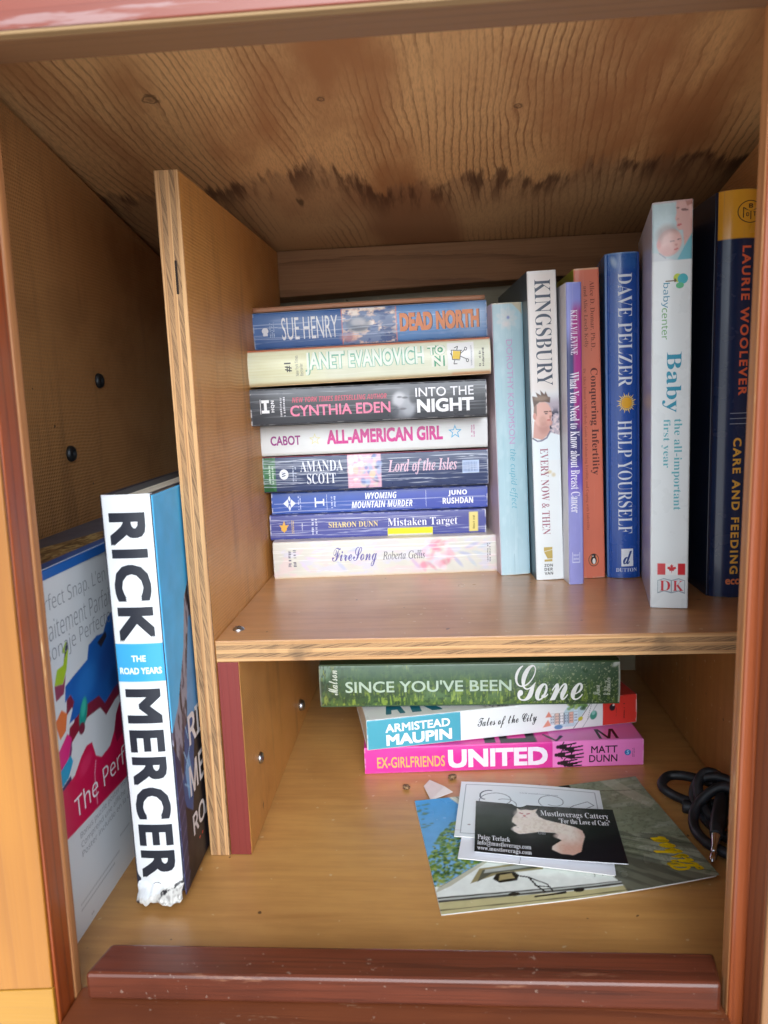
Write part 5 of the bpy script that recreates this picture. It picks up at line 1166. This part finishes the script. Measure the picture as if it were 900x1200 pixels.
def a_w2(a):
    a.mottle(.03, .05, 7); a.line([(a.W * .40, a.H * .0), (a.W * .41, a.H * .13)], .4, (120, 124, 134), .8); a.line([(a.W * .62, a.H * .22), (a.W * .72, a.H * .14), (a.W * .82, a.H * .2), (a.W * .92, a.H * .16)], .4, (170, 176, 184), .8); a.ell(a.W * .08, a.H * .82, .8, .6, (120, 60, 66), .8)
r, o, s2 = card('business_card', 'plain white card sticking out below the black card', 'card', (.0048, .4010), (.0918, .3860), (.0125, .4560), (226, 228, 234), a_w2, lambda s, t: .0030 + .0006 * np.sin(s * 3), rough=.4)
def a_cat(a):
    W, H = a.W, a.H; x = lambda s: s * W; y = lambda t: t * H
    a.mottle(.3, .03, 3)
    body = [(.30, .56), (.27, .52), (.275, .44), (.31, .40), (.36, .42), (.45, .47), (.56, .47), (.585, .44), (.57, .38), (.60, .34), (.565, .28), (.53, .22), (.525, .16), (.58, .10), (.66, .09), (.715, .16), (.735, .30), (.76, .44), (.75, .54), (.71, .60), (.64, .65), (.57, .68), (.50, .72), (.46, .77), (.44, .86), (.455, .93), (.42, .895), (.37, .90), (.335, .875), (.305, .915), (.308, .83), (.285, .76), (.27, .70), (.265, .62)]
    rs = np.random.RandomState(8)
    body = [(x(s), y(t)) for s, t in body]
    a.poly(body, (228, 218, 206))
    ins = a.C[..., 0] > .25
    a.mix(ins * sstep(.45, .65, fbm(a.X * .3, a.Y * .3, 5)) * .5, (226, 212, 204)); a.mix(ins * sstep(.5, .62, fbm(a.X * .8, a.Y * .5, 15)) * .35, (196, 176, 160)); a.mix(ins * sstep(y(.45), y(.10), a.Y) * 0, (0, 0, 0))
    a.mix(ins * sstep(x(.5), x(.62), a.X) * (1 - sstep(y(.2), y(.45), a.Y)) * .75, (206, 150, 130)); a.mix(ins * sstep(x(.66), x(.76), a.X) * .5, (196, 140, 122))
    a.ell(x(.355), y(.80), 5.5, 5.0, (232, 220, 214), .7, 0, .4); a.ell(x(.335), y(.815), 1.5, .7, (180, 120, 124), .9, -25); a.ell(x(.385), y(.815), 1.5, .7, (180, 120, 124), .9, 25); a.ell(x(.358), y(.77), 1.1, .9, (196, 130, 130), .9); a.line([(x(.34), y(.73)), (x(.358), y(.755)), (x(.376), y(.73))], .4, (160, 110, 110), .8)
    a.ell(x(.30), y(.50), 3.6, 2.4, (236, 226, 220), .7, 30, .3); a.line([(x(.27), y(.55)), (x(.31), y(.52))], .4, (120, 100, 100), .7); a.ell(x(.60), y(.42), 4.0, 2.6, (226, 206, 196), .7, 10, .4)
    a.rect(0, W * .3, y(.72), y(.9), (70, 74, 84), .25, 3)
r, o, sc = card('business_card', 'black business card with a long haired white cat on it, topmost of the cards', 'card', (.0146, .4035), (.0995, .3900), (.0184, .4586), (22, 22, 28), a_cat, lambda s, t: .0056 + .0034 * np.clip(s - .3, 0, 1) ** 1.5, rough=.2, coat=.4, back=(210, 210, 214))
wt = (226, 226, 230)
write('name_lettering', 'Mustloverags Cattery', sc, .475, .955, .765, .905, wt, o, st='serifb', off=-.004)
write('motto_lettering', '"For the Love of Cats"', sc, .60, .955, .665, .765, wt, o, st='serifb')
write('person_lettering', 'Paige Terlack', sc, .02, .245, .205, .315, wt, o, st='serifb')
write('address_lettering', 'info@mustloverags.com', sc, .02, .385, .105, .215, wt, o, st='serifb'); write('address_lettering', 'www.mustloverags.com', sc, .02, .385, .015, .11, wt, o, st='serifb')
write('caption_lettering', 'Gus', sc, .445, .495, .42, .49, (190, 190, 196), o, st='ital')

# torn scrap of paper
bm = bmesh.new(); pts = [(-.0165, .4850, .0008), (-.0115, .4660, .0012), (.0035, .4735, .0030), (-.002, .480, .0034), (-.0125, .4925, .0014)]
vs = [bm.verts.new((p[0] + .010, p[1] - .475, p[2])) for p in pts]; bm.faces.new(vs); me = bpy.data.meshes.new('paper_scrap'); bm.to_mesh(me); bm.free()
o = link('paper_scrap', me, plain((222, 212, 208), .6)); o.location = (-.010, .475, .0005); o.modifiers.new('thickness', 'SOLIDIFY').thickness = .0003
tag(o, 'small torn pinkish scrap of paper at the far left corner of the big postcard', 'paper scrap')

# crumbs: two dry husks
def husk(label, loc, s, seed):
    bm = bmesh.new(); bmesh.ops.create_icosphere(bm, subdivisions=3, radius=1)
    for v in bm.verts:
        c = np.array(v.co); n = fbm(np.array([c[0] * 2 + 9]), np.array([c[1] * 2 + c[2] + 9]), seed)[0]
        v.co = Vector((c[0] * 1.5, c[1], c[2] * .7)) * s * (.6 + .8 * n)
    me = bpy.data.meshes.new('husk'); bm.to_mesh(me); bm.free()
    for p in me.polygons: p.use_smooth = True
    m, N, setb, math_, mixc, col, sm = nmat('dry_husk'); tcn = N('TexCoord'); n = N('Noise', {'Vector': tcn.outputs['Object'], 'Scale': 700.0, 'Detail': 3.0})
    setb(Base_Color=col(mixc(sm(n, .4, .6), l4((84, 60, 40)), l4((150, 118, 84)))), Roughness=.8)
    o = link('seed_husk', me, m); o.location = loc; o.rotation_euler = (0, .1, seed * .7); tag(o, label, 'husk', 'crumbs on the cabinet floor')
husk('tiny brown husk on the floor left of the postcard pile', (-.0287, .4834, .0016), .0022, 3)
husk('tiny brown husk close against the pink book', (.0035, .4975, .0016), .0024, 5)
husk('tiny dark husk at the far left corner of the postcard', (-.0085, .4700, .0012), .0014, 8)

# audio cable
rub, N, setb, math_, mixc, col, sm = nmat('black_rubber')
tcn = N('TexCoord'); n = N('Noise', {'Vector': tcn.outputs['Object'], 'Scale': 120.0, 'Detail': 4.0})
setb(Base_Color=col(mixc(sm(n, .4, .7), l4((20, 22, 26)), l4((40, 44, 50)))), Roughness=.48)
ac = thing('audio_cable', 'coiled black audio cable with a bare metal plug, by the right wall', 'cable', (.165, .45, 0))
A = lambda pts: [(x - .165, y - .45, z) for x, y, z in pts]
R = .0031
tube('cord', A([(.1855 - .004, .420, .010), (.176, .452, .016), (.163, .4725, .0140), (.150, .4800, .0120), (.1428, .4760, .0095), (.1425, .4705, .0075), (.149, .4640, .0055), (.1580, .4560, .0060), (.1690, .4500, .0090), (.1780, .4480, .0150),
             (.1775, .4500, .0230), (.1700, .4560, .0240), (.1620, .4600, .0200), (.1575, .4590, .0120), (.1570, .4500, .0065), (.1590, .4360, .0045), (.1650, .4200, .0040), (.1730, .4120, .0060), (.1790, .4180, .0120), (.1790, .4320, .0200), (.1720, .4430, .0240), (.1630, .4460, .0190), (.1530, .4420, .0100), (.1490, .4320, .0048), (.1500, .4190, .0042), (.1560, .4080, .0042), (.1640, .4010, .0050), (.172, .402, .007), (.176, .412, .010)]), R, rub, ac, 12, 8)
tube('cord', A([(.1765, .4460, .016), (.1730, .4560, .023), (.1665, .4610, .0245), (.1600, .4580, .0200), (.1580, .4500, .0130), (.1600, .4380, .0090), (.1660, .428, .009)]), R, rub, ac, 12, 8)
tube('end_sleeve', A([(.1500, .4555, .0042), (.1570, .4520, .0050), (.165, .448, .008)]), .0042, rub, ac, 14, 6)
pl = tube('plug_sleeve', A([(.1700, .4440, .0175), (.1630, .4300, .0140), (.1582, .4200, .0112), (.1555, .4142, .0096)]), .004, rub, ac, 14, 6, [.0042, .0046, .0044, .0036])
m_chrome = plain((206, 206, 208), .18, 1.0)
d0, d1 = V3(.1556, .4144, .0097), V3(.1475, .3970, .0042)
P = [tuple(d0 + (d1 - d0) * t) for t in (0, .12, .4, .62, .64, .70, .72, .86, .94, 1.0)]
tube('plug_tip', A(P), .002, m_chrome, pl, 14, 3, [.0030, .0026, .00175, .00175, .0013, .0013, .00175, .00185, .0014, .0006])
